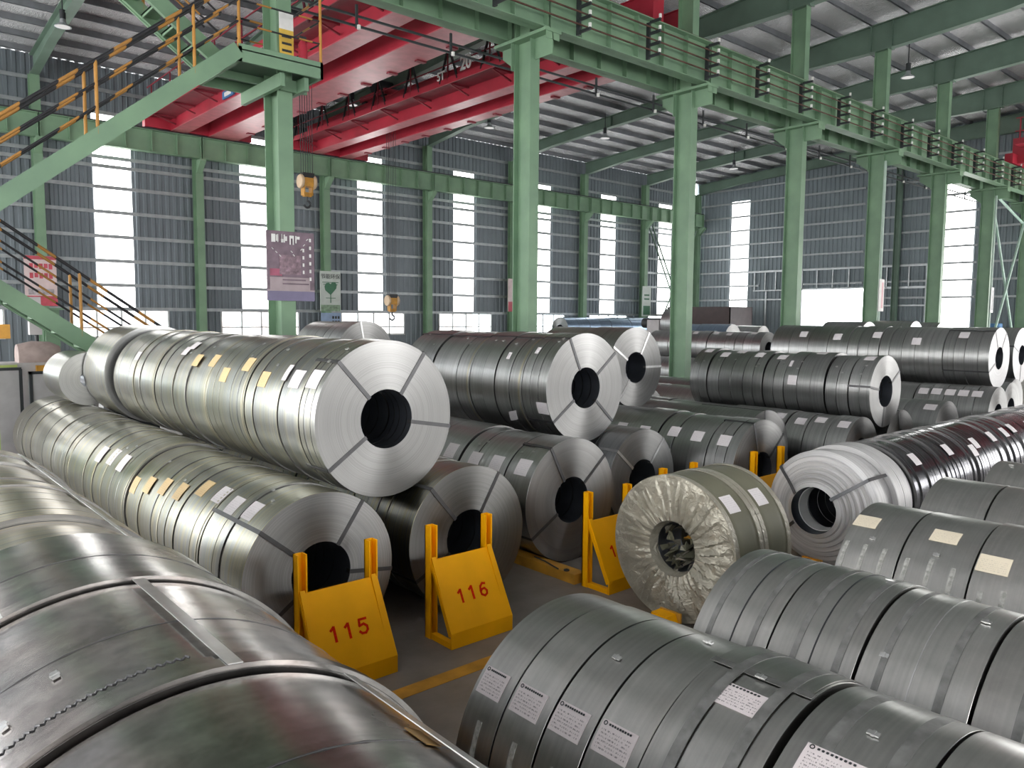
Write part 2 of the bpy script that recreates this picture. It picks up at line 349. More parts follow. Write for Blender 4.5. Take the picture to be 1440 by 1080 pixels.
fdoor.box(XE-.16, XE-.05, 22.2, 26.4, 4.60, 4.70); fdoor.box(XE-.16, XE-.05, 17.8, 30.5, 5.86, 5.94)
for y in (28.3, 29.9, 29.1): fdoor.box(XE-.16, XE-.06, y-.035, y+.035, 4.63, 5.9)
fdoor.box(XE-.16, XE-.05, 26.4, 30.0, 4.58, 4.66); fdoor.box(XE-.16, XE-.05, 28.95, 29.05, 0, 4.6)
for y in (20.9, 19.6, 18.6): fdoor.box(XE-.16, XE-.06, y-.035, y+.035, 1.6 if y < 19 else 4.6, 5.9)
fdoor.box(XE-.16, XE-.05, 17.8, 21.0, 4.55, 4.68); fdoor.box(XE-.16, XE-.05, 17.8, 21.0, 3.5, 3.58); fdoor.box(XE-.16, XE-.05, 17.8, 21.0, 2.2, 2.28)
d1 = link('door_1', fdoor.mesh('door_1'), GALV); tag(d1, 'pale steel frame around the bright doorway', kind='structure')
# near wall and back wall (behind the camera) ---------------------
wn = bpy.data.objects.new('wall_near', None); COL.objects.link(wn); tag(wn, 'near hall wall behind the camera', kind='structure')
for k in range(-3, 8):
    x0, x1 = max(FX(k), XB), min(FX(k+1), XE)
    if x1-x0 < 2: sheet(x0, x1, 0, 15.4, ('y', YN), wn, CLAD, 1); continue
    s0, s1 = x0+.7, x1-.7
    sheet(x0, s0, 0, 15.4, ('y', YN), wn, CLAD, 1); sheet(s1, x1, 0, 15.4, ('y', YN), wn, CLAD, 1); sheet(s0, s1, 5.2, 15.4, ('y', YN), wn, CLAD, 1); sheet(s0, s1, 0, 1.2, ('y', YN), wn, CLAD, 1)
    window(PANEL, M().box(s0, s1, YN-.05, YN+.01, 1.2, 5.2), 'daylight panel of the near wall behind the camera')
wb = bpy.data.objects.new('wall_back', None); COL.objects.link(wb); tag(wb, 'back end wall behind the camera', kind='structure')
sheet(YN, YL, 8.6, 15.0, ('x', XB), wb, CLAD, 1); sheet(YN, YL, 0, .5, ('x', XB), wb, CLAD, 1)
edges = [YN, -6, 1, 2, 9, 10, 17, 18, 25, 26, 33, YL]
for i in range(0, len(edges)-1, 2): sheet(edges[i], edges[i+1], .5, 8.6, ('x', XB), wb, CLAD, 1)
for i in range(1, len(edges)-1, 2): window(PANEL, M().box(XB-.05, XB+.01, edges[i], edges[i+1], .5, 8.6), 'wide daylight panel of the back wall behind the camera')
# roof --------------------------------------------------------------
ceil = link('ceiling', M().add([(XB, YN, roofz(YN)), (XE, YN, roofz(YN)), (XE, YL, roofz(YL)), (XB, YL, roofz(YL)),
        (XB, YN, roofz(YN)+.1), (XE, YN, roofz(YN)+.1), (XE, YL, roofz(YL)+.1), (XB, YL, roofz(YL)+.1)],
        [(0, 1, 2, 3), (7, 6, 5, 4), (0, 4, 5, 1), (1, 5, 6, 2), (2, 6, 7, 3), (3, 7, 4, 0)]).mesh('ceiling'), FOIL); tag(ceil, 'silver foil lined pitched roof', kind='structure')
pur = M().box(XB, XE, -.03, .03, -.20, 0); pur.box(XB, XE, -.03, .04, -.20, -.185); pm = pur.mesh('purlin'); pm.materials.append(paint('purlin_steel', (.20, .21, .23), .5, metal=.5))
y = 34.2
while y > YN: link('purlin', pm, None, ceil, (0, y, roofz(y)-.01)); y -= 1.35

# rafters -------------------------------------------------------------
RB = [(34.5, 11.62), (31.2, 12.02), (27, 12.28), (20, 12.66), (17, 12.70), (13.6, 12.72), (9.4, 13.02), (5, 13.72), (-3, 14.25), (YN, 14.3)]
def rafter(k):
    x = FX(k)
    t = thing('roof_rafter', (x, 13.6, 12.7), '%s green roof rafter counted from the left' % ordn[k] if k >= 0 else 'green roof rafter left of all the others', 'rafter', 'roof rafters')
    poly = [(a, b) for a, b in RB]+[(YN, roofz(YN)-.2), (34.5, roofz(34.5)-.2)]
    M().prism(poly, 'x', x-.012, x+.012).build('web', GREEN_D, t)
    f = M()
    for (a, b), (c, d) in zip(RB[:-1], RB[1:]): f.bar((x, a, b), (x, c, d), .30, .03)
    f.build('bottom_flange', GREEN_D, t)
    f = M().bar((x, YN, roofz(YN)-.21), (x, 34.5, roofz(34.5)-.21), .3, .03); f.build('top_flange', GREEN_D, t)
    for yy in (27, 20, 14.0, 13.2): M().box(x-.14, x+.14, yy-.012, yy+.012, (12.28 if yy > 25 else 12.68), roofz(yy)-.22).build('stiffener', GREEN_D, t)
    return t
for k in range(-1, 8): rafter(k)

# columns ---------------------------------------------------------------
def hsec(m, x, y, w, d, z0, z1, t=.02):
    m.box(x-w/2, x+w/2, y-d/2, y-d/2+t, z0, z1); m.box(x-w/2, x+w/2, y+d/2-t, y+d/2, z0, z1); m.box(x-.01, x+.01, y-d/2+t, y+d/2-t, z0, z1); return m
for k in range(-1, 8):
    x = FX(k); yc = 34.62
    t = thing('wall_column', (x, yc, 0), '%s green column against the long wall' % ordn[k] if k >= 0 else 'green wall column left of all the others', 'column', 'columns of the long wall')
    hsec(M(), x, yc, .32, .44, 0, 11.7).build('shaft', GREEN, t)
    M().prism([(34.42, 8.7), (33.9, 9.18), (33.9, 9.26), (34.42, 9.26)], 'x', x-.12, x+.12).build('corbel', GREEN, t)
for k in range(-1, 8):
    x, yc = FX(k)+.04, 13.57
    if x > XE-.3: continue
    t = thing('middle_column', (x, yc, 0), '%s green column of the middle row' % ordn[k] if k >= 0 else 'green middle column left of the stairs', 'column', 'columns of the middle row')
    hsec(M(), x, yc, .28, .56, 0, 8.9).build('lower_shaft', GREEN, t)
    hsec(M(), x, yc, .28, .50, 9.0, 12.75).build('upper_shaft', GREEN, t)
    M().box(x-.24, x+.24, 12.7, 14.45, 8.9, 8.97).build('cap_plate', GREEN, t)
    M().box(x-.012, x+.012, 12.72, 13.29, 8.45, 8.9).prism([(13.85, 8.3), (14.4, 8.7), (14.4, 8.9), (13.85, 8.9)], 'x', x-.012, x+.012).build('gusset', GREEN, t)
    M().box(x-.22, x+.22, 13.85, 13.87, 8.3, 8.9).box(x-.2, x+.2, 12.72, 12.735, 8.75, 8.9).build('stiffener', GREEN, t)
# end wall column and corner column
for yy, lb in ((20.3, 'green end wall column right of the doorway'), (27.2, 'green end wall column left of the doorway')):
    t = thing('end_column', (XE-.3, yy, 0), lb, 'column', 'columns of the end wall'); hsec(M(), XE-.35, yy, .3, .3, 0, 13.2).build('shaft', GREEN_D, t)

# runway beams --------------------------------------------------------------
def runway(k, yc, z0, z1, lab, grp, st=1.0):
    x0, x1 = FX(k)+.02, FX(k+1)-.02
    t = thing('crane_runway_beam', (x0, yc, z0), lab, 'beam', grp)
    b = M(); b.box(x0, x1, yc-.008, yc+.008, z0, z1); b.build('web', GREEN, t)
    M().box(x0, x1, yc-.17, yc+.17, z0, z0+.025).build('bottom_flange', GREEN, t)
    M().box(x0, x1, yc-.19, yc+.19, z1-.025, z1).build('top_flange', GREEN, t)
    s = M().box(-.008, .008, -.15, .15, z0+.03-z0, z1-.03-z0).mesh('stiffener'); s.materials.append(GREEN)
    n = int(round((x1-x0)/st))
    for i in range(n+1): link('stiffener', s, None, t, (max(.02, min(x1-x0-.02, i*(x1-x0)/n)), 0, 0))
    M().box(x0-.02, x1+.02, yc-.05, yc+.05, z1, z1+.09).build('rail', RUST if yc < 13.5 else DGREY, t)
for k in range(-1, 7):
    runway(k, 34.15, 9.28, 10.16, ('%s crane runway beam along the long wall' % ordn[k]) if k >= 0 else 'crane runway beam along the wall left of all others', 'wall runway beams')
    runway(k, 14.15, 8.99, 10.16, ('%s far-side runway beam on the middle columns' % ordn[k]) if k >= 0 else 'far-side runway beam left of the first middle column', 'far-side middle runway beams')
    runway(k, 12.93, 8.99, 10.06, ('%s near-side runway beam on the middle columns' % ordn[k]) if k >= 0 else 'near-side runway beam left of the first middle column', 'near-side middle runway beams')
# conductor bars
def conductor(y, zs, xa, xb, lab, mat_=RUST):
    t = thing('conductor_line', (xa, y, zs[0]), lab, 'conductor')
    for z in zs: M().box(xa, xb, y-.014, y+.014, z-.015, z+.015).build('conductor_bar', mat_, t)
    br = M().box(-.03, .03, 0, .10, zs[0]-.18-zs[0], zs[-1]+.15-zs[0]).mesh('bracket_post'); br.materials.append(DGREY)
    arm = M().box(-.025, .025, -.32, 0, -.03, .03).mesh('bracket_arm'); arm.materials.append(DGREY)
    ins = M().lathe([(.0, 0), (.035, 0), (.035, .09), (0, .09)], 8).mesh('insulator'); ins.materials.append(CERAM)
    x = xa+.3
    while x < xb:
        if x > 4:
            p = link('bracket_post', br, None, t, (x-xa, .08, 0))
            for i in range(4):
                zz = -.12+i*.27; a = link('bracket_arm', arm, None, p, (0, 0, zz)); link('insulator', ins, None, p, (0, -.30, zz+.03))
        x += 2.45
    return t
conductor(12.55, [9.18, 9.45, 9.72], -2, 47, 'rusty conductor bars with white insulators on the near-side runway beam')
t = thing('conductor_line', (0, 14.62, 8.75), 'dark hanging conductor bars below the far-side runway beam', 'conductor')
for z in (8.62, 8.82): M().box(0, 44, 14.60, 14.64, z-.022, z+.022).build('conductor_bar', DGREY, t)
for i in range(18): M().box(1.2+i*2.4, 1.25+i*2.4, 14.54, 14.58, 8.55, 9.02).build('hanger', DGREY, t)
for i in range(18): M().lathe([(0, 0), (.04, 0), (.04, .08), (0, .08)], 8, (1.24+i*2.4, 14.5, 8.52)).build('insulator', CERAM, t)

# cross bracing in the last bay
def brace(lab, segs, r, m, loc):
    t = thing('cross_brace', loc, lab, 'brace')
    for p, q in segs: M().tube([p, q], r, 8).build('brace_rod', m, t, 40)
brace('pale green cross bracing beside the last middle column', [((42.6, 13.57, 8.8), (47.9, 13.57, .3)), ((42.6, 13.45, .3), (47.9, 13.45, 8.8)), ((42.55, 13.57, 8.8), (42.5, 13.57, .2)), ((42.6, 13.5, 8.85), (47.9, 13.5, 7.6))], .06, paint('pale_green_rod', (.36, .52, .44), .5), (45, 13.57, 0))
brace('dark cross bracing on the long wall in the last bay', [((42.5, 34.5, 9.0), (47.8, 34.5, .03)), ((42.9, 34.5, 9.0), (47.9, 34.5, .6)), ((42.5, 34.4, .03), (47.8, 34.4, 9.0))], .055, GREEN_D, (45, 34.5, 0))

# ------------------------------------------------------------------ overhead cranes
REDF = paint('faded_red_flange', (.50, .12, .15), .4, var=.2)
def crane(name_lab, xa, wa, xb, wb_, sign, trolley_y):
    y0, y1, z0, z1 = 13.95, 34.3, 10.20, 11.45
    t = thing('overhead_crane', ((xa+xb)/2, 24, z0), name_lab, 'crane', 'red overhead cranes')
    for xc, w in ((xa, wa), (xb, wb_)):
        g = M().box(xc-w/2+.05, xc+w/2-.05, y0, y1, z0+.03, z1-.03)
        g.build('box_girder', RED, t)
        M().box(xc-w/2, xc+w/2, y0+.45, y1-.45, z0, z0+.03).build('bottom_flange', REDF, t)
        M().box(xc-w/2, xc+w/2, y0, y1, z1-.03, z1).build('top_flange', RED, t)
        M().box(xc-.04, xc+.04, y0, y1, z1, z1+.08).build('trolley_rail', DGREY, t)
    for y in (14.15, 34.15):
        M().box(xa-1.3, xb+1.3, y-.17, y+.17, z0+.06, z0+.58).build('end_truck', RED, t)
        for x in (xa-1.0, xb+1.0):
            M().lathe([(0, -.07), (.2, -.07), (.2, .07), (0, .07)], 20, (x, y, z0+.14), 'y').build('wheel', DGREY, t, 40)
    # walkways: left of the first girder, right of the second one
    plate = paint('dark_red_plate', (.22, .02, .035), .6)
    for xc, w, s in ((xa, wa, -1), (xb, wb_, 1)):
        e = xc+s*w/2; o = e+s*(.9 if s < 0 else .45); zz = z0+.45
        M().box(min(e, o), max(e, o), y0+.4, y1-.4, zz, zz+.03).build('walkway', plate, t)
        M().box(o-.02, o+.02, y0+.4, y1-.4, zz-.08, zz+.12).build('toe_plate', RED, t)
        for i in range(9):
            yy = y0+1.3+i*2.25
            M().bar((o, yy, zz-.02), (e, yy, z0+.15), .05, .05, (0, 1, 0)).bar((o, yy, zz-.03), (e, yy, zz-.03), .06, .06).build('strut', plate, t)
            M().bar((o, yy, zz), (o, yy, zz+1.1), .04, .04).build('railing_post', plate, t)
            if sign and s < 0:
                M().bar((o, yy-.55, zz), (o, yy-.1, zz+1.05), .06, .06).bar((o, yy+.45, zz), (o, yy, zz+1.05), .06, .06).build('railing_brace', BLK, t)
        for h in (.55, 1.08): M().bar((o, y0+.5, zz+h), (o, y1-.5, zz+h), .035, .035).build('railing', plate, t)
        if s > 0:
            for i in range(12):
                yy = y0+1.0+i*1.55; M().box(e-.3, e+.02, yy, yy+.16, z0-.04, z0-.001).build('bracket_plate', plate, t)
    # trolley
    xm = (xa+xb)/2
    tr = M().box(xa-.1, xb+.1, trolley_y-1.0, trolley_y+1.0, z1+.2, z1+.42); tr.build('trolley_frame', RED, t)
    M().lathe([(0, -.8), (.28, -.8), (.28, .8), (0, .8)], 20, (xm, trolley_y, z1+.72), 'x').build('hoist_drum', DGREY, t, 40)
    for x in (xa, xb):
        for s in (-.75, .75): M().lathe([(0, -.06), (.16, -.06), (.16, .06), (0, .06)], 16, (x, trolley_y+s, z1+.2), 'x').build('trolley_wheel', DGREY, t, 40)
    # festoon cable loops
    cab = M()
    if not sign:
        for i in range(5):
            yb = 15.2+i*1.1; cab.tube([(xa-1.1, yb+.9*j/10, 11.95-1.35*sin(pi*j/10)) for j in range(11)], .045, 6)
        cab.build('festoon_cable', paint('dark_red_cable', (.12, .015, .03), .6), t, 60)
        M().box(xa-.36, xa-.30, 27.2, 28.2, z0+.1, z0+.36).build('name_plate', BLUEP, t)
        M().box(xa-.365, xa-.36, 27.4, 28.0, z0+.16, z0+.30).build('name_plate_print', WHITEPR, t)
    else:
        for body, yy, zz, sz in (('20', 20.95, z0+.82, .62), ('5T', 22.35, z0+.68, .40)):
            o = link('load_lettering', text_mesh(body, sz, .01, .02), WHITEPR, t, (xa-wa/2-.94-t.location.x, yy-24, zz-z0), (pi/2, 0, -pi/2))
    return t
crane('red double girder overhead crane nearest the stair platform', 11.23, .66, 13.05, 1.22, False, 24.0)
crane('red double girder overhead crane with white load lettering', 17.40, .55, 18.93, .60, True, 28.7)
# third crane, far right in the neighbouring bay
t = thing('overhead_crane', (44.5, 8, 10.1), 'distant red crane end beyond the last middle column', 'crane', 'red overhead cranes')
M().box(42.6, 47.2, 12.76, 13.10, 10.14, 10.6).build('end_truck', RED, t)
for x in (43.6, 46.2): M().box(x-.3, x+.3, -8, 13.0, 10.2, 11.4).build('box_girder', RED, t)
M().box(42.2, 43.3, 1, 12.6, 10.9, 10.95).build('walkway', RED, t)
for i in range(7): M().bar((42.2, 12.4-i*1.6, 10.95), (42.2, 12.4-i*1.6, 12.1), .05, .05).build('railing_post', RED, t)
for h in (11.5, 12.1): M().bar((42.2, 1, h), (42.2, 12.6, h), .04, .04).build('railing', RED, t)
M().box(43.4, 45.2, 11.2, 12.6, 11.45, 12.9).build('electric_cabinet', RED, t)
M().box(44, 45, 9.6, 10.6, 8.9, 10.2).build('cabin', RED, t)

def hook(loc, lab, ztop, col):
    x, y, z = loc
    t = thing('hook_block', (x, y, z), lab, 'crane hook', 'crane hooks')
    for s in (-1, 1):
        M().lathe([(0, -.05), (.21, -.05), (.23, -.02), (.23, .02), (.21, .05), (0, .05)], 24, (x+s*.22, y, z+.62), 'x').build('sheave', paint('pale_sheave', (.62, .46, .30), .5), t, 40)
        M().box(x+s*.14-.02, x+s*.14+.02, y-.12, y+.12, z+.18, z+.78).build('cheek_plate', col, t)
    M().box(x-.16, x+.16, y-.16, y+.16, z+.46, z+.74).build('housing', col, t)
    M().box(x-.2, x+.2, y-.14, y+.14, z+.72, z+.9).build('guard', BLK, t)
    M().box(x-.13, x+.13, y-.07, y+.07, z+.14, z+.28).build('crosshead', col, t)
    pts = [(x, y, z+.16), (x, y, z+.02)]+[(x+.11*sin(a)-.0, y, z-.10+.11*cos(a)) for a in [i*pi/9 for i in range(0, 14)]]
    M().tube(pts, .035, 8).build('hook', DGREY, t, 50)
    for i in range(6): M().tube([(x-.2+.08*i, y, z+.75), (x-.22+.088*i, y, ztop)], .012, 5).build('wire_rope', DGREY, t)
hook((11.98, 24.0, 6.42), 'yellow hook block hanging beside the poster column', 11.7, YEL_D)
hook((18.2, 28.7, 2.72), 'yellow and black hook block hanging low before the windows', 11.7, YEL_D)

# ------------------------------------------------------------------ stair tower
def stripe_mat():
    m, nt, b = mat('black_yellow_striped_paint'); L = nt.links.new
    tc = N(nt, 'ShaderNodeTexCoord'); sp = N(nt, 'ShaderNodeSeparateXYZ'); L(tc.outputs['Object'], sp.inputs[0])
    ad = N(nt, 'ShaderNodeMath', operation='MULTIPLY_ADD'); L(sp.outputs[1], ad.inputs[0]); ad.inputs[1].default_value = .9; L(sp.outputs[0], ad.inputs[2])
    fr = N(nt, 'ShaderNodeMath', operation='FRACT'); ml = N(nt, 'ShaderNodeMath', operation='MULTIPLY'); L(ad.outputs[0], ml.inputs[0]); ml.inputs[1].default_value = 1.35; L(ml.outputs[0], fr.inputs[0])
    g = N(nt, 'ShaderNodeMath', operation='GREATER_THAN'); L(fr.outputs[0], g.inputs[0]); g.inputs[1].default_value = .34
    mx = N(nt, 'ShaderNodeMix', data_type='RGBA'); mx.inputs[6].default_value = (.36, .17, .035, 1); mx.inputs[7].default_value = (.012, .012, .016, 1)
    L(g.outputs[0], mx.inputs[0]); L(mx.outputs[2], b.inputs['Base Color']); b.inputs['Roughness'].default_value = .5; return m
STRIPE = stripe_mat()
ORANGE = paint('orange_rail_paint', (.46, .22, .04), .5, var=.2)
def flight(t, xa, za, xb, zb, ya, yb, name='stringer', posts=3, rails=(.35, .68, 1.0), deep=.26):
    for y in (ya, yb):
        M().bar((xa, y, za), (xb, y, zb), .05, deep).build(name, GREEN, t)
        M().bar((xa, y+(.04 if y == ya else -.04), za-deep/2), (xb, y+(.04 if y == ya else -.04), zb-deep/2), .1, .018).build('stringer_flange', GREEN, t)
        L_ = 1.0
        for h in rails: M().tube([(xa, y, za+h+.1), (xb, y, zb+h+.1)], .026 if h == rails[-1] else .018, 8).build('handrail', STRIPE, t, 50)
        for i in range(posts):
            f = (i+.5)/posts; x, z = xa+(xb-xa)*f, za+(zb-za)*f
            M().tube([(x, y, z+.05), (x, y, z+rails[-1]+.1)], .026, 8).build('rail_post', ORANGE, t, 50)
    n = int(abs(zb-za)/.23)
    for i in range(1, n):
        f = i/n; x, z = xa+(xb-xa)*f, za+(zb-za)*f
        M().box(x-.13, x+.13, ya+.03, yb-.03, z-.01, z+.02).box(x-.13, x-.11, ya+.03, yb-.03, z-.05, z+.02).build('tread', GREEN, t)
t = thing('stair_tower', (5.0, 13.4, 0), 'green steel stairs with striped handrails climbing to a platform', 'stairs')
flight(t, 6.28, .02, 1.25, 3.58, 14.5, 15.2, posts=4)
flight(t, .95, 3.52, 5.22, 6.98, 12.80, 13.5, posts=3, deep=.25)
flight(t, 5.30, 7.02, 1.2, 10.05, 13.75, 14.5, posts=2)
# landing
M().box(-.1, 1.25, 12.75, 15.25, 3.42, 3.54).build('landing', GREEN, t)
for x, y in ((0, 12.85), (1.05, 12.85), (0, 15.15), (1.05, 15.15)): M().box(x-.06, x+.06, y-.06, y+.06, 0, 3.4).build('landing_leg', GREEN, t)
# platform round the first column
px0, px1, py0, py1, pz = 5.22, 6.72, 12.78, 14.62, 7.0
M().box(px0, px1, py0, py1, pz-.02, pz).build('platform_plate', GREEN_D, t)
b = M(); b.box(px0, px1, py0, py0+.05, pz-.2, pz+.08); b.build('edge_channel', GREEN, t)
M().box(px0, px0+.05, py0, py1, pz-.2, pz+.04).build('edge_channel', GREEN, t); M().box(px1-.05, px1, py0, py1, pz-.2, pz+.08).build('edge_channel', GREEN, t)
M().box(px0, px1, py1-.05, py1, pz-.2, pz+.04).build('edge_channel', GREEN, t)
M().box(px0+.05, px1-.05, 13.95, 14.02, pz-.16, pz-.03).build('cross_beam', GREEN, t)
M().box(5.98, 6.06, 12.9, 14.6, pz-.42, pz-.2).build('bracket_beam', GREEN, t); M().box(6.42, 6.50, 12.9, 14.6, pz-.42, pz-.2).build('bracket_beam', GREEN, t)
M().box(px0+.9, px1-.1, 13.2, 13.26, pz-.4, pz-.2).build('bracket_beam', GREEN, t)
for x, y in ((px0+.02, py0+.03), (px1-.03, py0+.03), (px1-.03, py1-.03), (5.95, py1-.03)):
    M().tube([(x, y, pz), (x, y, pz+1.15)], .026, 8).build('rail_post', ORANGE, t, 50)
for h in (.4, .78, 1.15):
    for p, q in (((px0, py0+.03), (px1-.03, py0+.03)), ((px1-.03, py0+.03), (px1-.03, py1-.03)), ((px1-.03, py1-.03), (5.9, py1-.03))):
        M().tube([(*p, pz+h), (*q, pz+h)], .022 if h > 1 else .016, 8).build('handrail', STRIPE, t, 50)
sg = thing('notice_board', (6.27, 13.2, pz+.1), 'yellow and white notice on the column above the platform', 'sign')
M().box(6.14, 6.40, 13.25, 13.27, pz+.12, pz+.66).build('notice_field', paint('notice_yellow', (.72, .48, .08), .5), sg); M().box(6.14, 6.40, 13.25, 13.272, pz+.66, pz+.95).build('notice_header', WHITEPR, sg)
for i in range(3): M().box(6.18, 6.36, 13.244, 13.25, pz+.28+i*.12, pz+.32+i*.12).build('notice_print', DGREY, sg)
rd = thing('fire_extinguisher', (6.5, 13.05, pz+.01), 'red extinguisher on the stair platform', 'extinguisher')
M().lathe([(0, 0), (.08, 0), (.08, .42), (.03, .5), (0, .5)], 16, (6.5, 13.1, pz)).build('cylinder', RED, rd, 40); M().box(6.44, 6.56, 13.08, 13.12, pz+.5, pz+.56).build('valve', DGREY, rd)

# ------------------------------------------------------------------ high bay lamps
LAMPM = emit('lamp_diffuser', (1, .98, .95), .55)
for x, y, lb in ((6.0, 28.6, 'high bay lamp at top left beside the rafter'), (17.4, 30.5, 'lit high bay lamp between the two red cranes'), (24.3, 29.6, 'high bay lamp right of the second crane'),
                 (30.0, 27.3, 'high bay lamp under the roof right of centre'), (41.7, 27.4, 'high bay lamp nearest the end wall'), (30.9, 12.9, 'high bay lamp right of the fifth middle column')):
    z = 11.75; t = thing('high_bay_lamp', (x, y, z), lb, 'lamp', 'high bay lamps')
    M().lathe([(.0, .22), (.08, .22), (.1, .1), (.24, 0), (.25, -.02), (.22, -.02), (.08, .08), (0, .08)], 20, (x, y, z)).build('reflector', GALV, t, 40)
    M().lathe([(0, 0), (.21, 0), (.21, -.015), (0, -.015)], 20, (x, y, z)).build('diffuser', LAMPM, t)
    M().lathe([(0, .22), (.09, .22), (.09, .5), (0, .5)], 14, (x, y, z)).build('driver_housing', DGREY, t, 40)
    M().tube([(x, y, z+.5), (x, y, roofz(y)+.01)], .02, 6).build('hanging_rod', DGREY, t)

# ------------------------------------------------------------------ posters and signs
def board(name, x0, x1, y, z0, z1, lab, field, prints, lets=()):
    t = thing(name, ((x0+x1)/2, y, z0), lab, 'poster')
    M().box(x0, x1, y-.02, y+.02, z0, z1).build('board', field, t)
    for i, (a, b_, c, d, m) in enumerate(prints):     # fractions of the board
        M().box(x0+(x1-x0)*a, x0+(x1-x0)*b_, y-.024-.001*i, y-.02, z0+(z1-z0)*c, z0+(z1-z0)*d).build('printed_field', m, t)
    for body, fx, fz, sz, m in lets:
        link('lettering', text_mesh(body, sz, .002), m, t, (x0+(x1-x0)*fx-t.location.x, -.034, (z1-z0)*fz), (pi/2, 0, 0))
    return t
PU = paint('dark_purple_print', (.17, .115, .15), .45, var=.4, scale=5); PU2 = paint('pale_mauve_print', (.36, .29, .31), .45, var=.2, scale=4); PU3 = paint('violet_print', (.17, .15, .26), .45, var=.2); PU4 = paint('red_print', (.36, .09, .15), .5, var=.4, scale=6)
GW = paint('pale_grey_green_print', (.50, .56, .52), .5, var=.1)
RW = paint('pale_rose_print', (.62, .50, .50), .5, var=.15); RR = paint('rose_red_print', (.50, .07, .10), .5, var=.3, scale=4)
t = board('safety_poster', 5.82, 6.72, 13.24, 2.93, 4.16, 'large dark purple poster strapped to the first middle column', PU,
      [(0, 1, 0, .14, PU3), (.05, .9, .14, .34, PU2), (.05, .3, .36, .46, PU4), (.25, .7, .38, .66, paint('mottled_mauve_print', (.26, .17, .21), .5, var=.6, scale=14)), (0, 1, .14, .16, PU2)],
      [])
for i, (a, b_, c, d) in enumerate(((0, .07, 0, .14), (.085, .10, .02, .13), (.11, .125, 0, .14), (.18, .22, .0, .06), (.19, .2, .05, .15), (.23, .25, 0, .14), (.26, .29, .03, .11), (.34, .36, -.03, .13), (.365, .40, .08, .13), (.40, .42, -.03, .13), (.45, .47, .0, .13), (.48, .53, .07, .12))):
    M().box(5.9+a, 5.9+b_, 13.20, 13.215, 3.96+c, 3.96+d).build('printed_stroke', WHITEPR, t)
for i in range(6): M().box(6.62, 6.65, 13.20, 13.22, 3.30+i*.14, 3.36+i*.14).build('printed_mark', WHITEPR, t)
for i in range(4): M().box(6.49, 6.515, 13.20, 13.22, 3.42+i*.13, 3.48+i*.13).build('printed_mark', WHITEPR, t)
for i in range(3): M().box(6.1, 6.6-.06*i, 13.20, 13.21, 3.22+i*.07, 3.245+i*.07).build('printed_line', PU, t)
for i, (a, b_) in enumerate(((5.9, 3.86), (5.97, 3.80), (6.04, 3.74), (6.26, 3.82), (6.3, 3.76), (6.45, 3.84), (6.5, 3.92), (6.56, 4.02))): M().bar((a, 13.205, b_), (a+.03, 13.205, b_+(.03 if i > 4 else -.03)), .01, .016, (0, 1, 0)).build('printed_ray', WHITEPR, t)
t = board('environment_poster', 17.72, 18.80, 34.30, 2.90, 4.82, 'pale poster with a green heart tree on the long wall', GW, [(.02, .98, .0, .16, paint('grass_print', (.22, .33, .22), .5, var=.5, scale=8)), (.15, .85, .66, .675, LEAF), (.1, .9, .715, .73, LEAF)], [('节能环保', .5, .86, .26, DGREY)])
hp = [(.0, -.30), (.30, .02), (.33, .2), (.24, .32), (.1, .33), (0, .22), (-.1, .29), (-.24, .26), (-.32, .1), (-.28, -.08)]
M().prism([(18.26+a, 3.98+b_) for a, b_ in hp], 'y', 34.262, 34.27).build('heart_print', LEAF, t); M().box(18.24, 18.28, 34.262, 34.27, 3.3, 3.7).box(18.0, 18.52, 34.262, 34.27, 3.52, 3.55).build('stem_print', LEAF, t)
board('blue_notice', 17.76, 18.80, 34.30, 2.15, 2.82, 'pale blue notice below the green heart poster', paint('pale_blue_print', (.26, .36, .52), .5), [(.55+.14*i, .65+.14*i, .25+.32*j, .45+.32*j, DGREY) for i in range(3) for j in range(2)], [])
board('red_banner', 5.55, 6.62, 34.28, 2.98, 4.86, 'rose and white banner behind the stair handrails', RW, [(0, 1, 0, .2, RR), (0, 1, .93, 1, RR), (.1, .9, .22, .34, paint('grey_skyline_print', (.42, .38, .40), .5, var=.5, scale=9))]+[(.16+.15*i, .27+.15*i, .55+.19*j+.02*(i % 2), .66+.19*j, RR) for i in range(5) for j in range(2)], [])
board('red_banner', 29.62, 30.1, 34.28, 3.0, 4.9, 'narrow rose banner on the long wall behind the second middle column', RW, [(0, 1, 0, .3, RR)], [])
board('environment_poster', 41.7, 42.6, 34.28, 2.8, 4.85, 'pale green poster on the long wall beside the dark bracing', GW, [(.1, .9, .05, .35, LEAF), (.2, .8, .55, .6, LEAF), (.2, .8, .68, .73, LEAF)], [])
def polesign(x, y, z0, z1, w, lab, m1, m2):
    t = thing('hanging_sign', (x, y, 0), lab, 'sign')
    M().tube([(x, y, .0), (x, y, 8.6)], .05, 8).build('pipe', paint('pale_green_pipe', (.42, .55, .47), .5), t, 50)
    M().box(x-w/2, x+w/2, y-.08, y-.055, z0, z1).build('board', m1, t)
    M().box(x-.02*w, x+.3*w, y-.084, y-.08, z0+.1*(z1-z0), z0+.9*(z1-z0)).build('printed_field', m2, t)
polesign(30.05, 13.2, 2.99, 4.2, .42, 'white and pink sign on the pipe beside the fifth middle column', paint('off_white_board', (.62, .60, .58), .5), paint('pink_print', (.60, .30, .32), .5))
polesign(42.1, 13.2, 3.05, 4.25, .36, 'small grey notice on the pipe beside the last middle column', paint('grey_board', (.45, .47, .47), .5), DGREY)

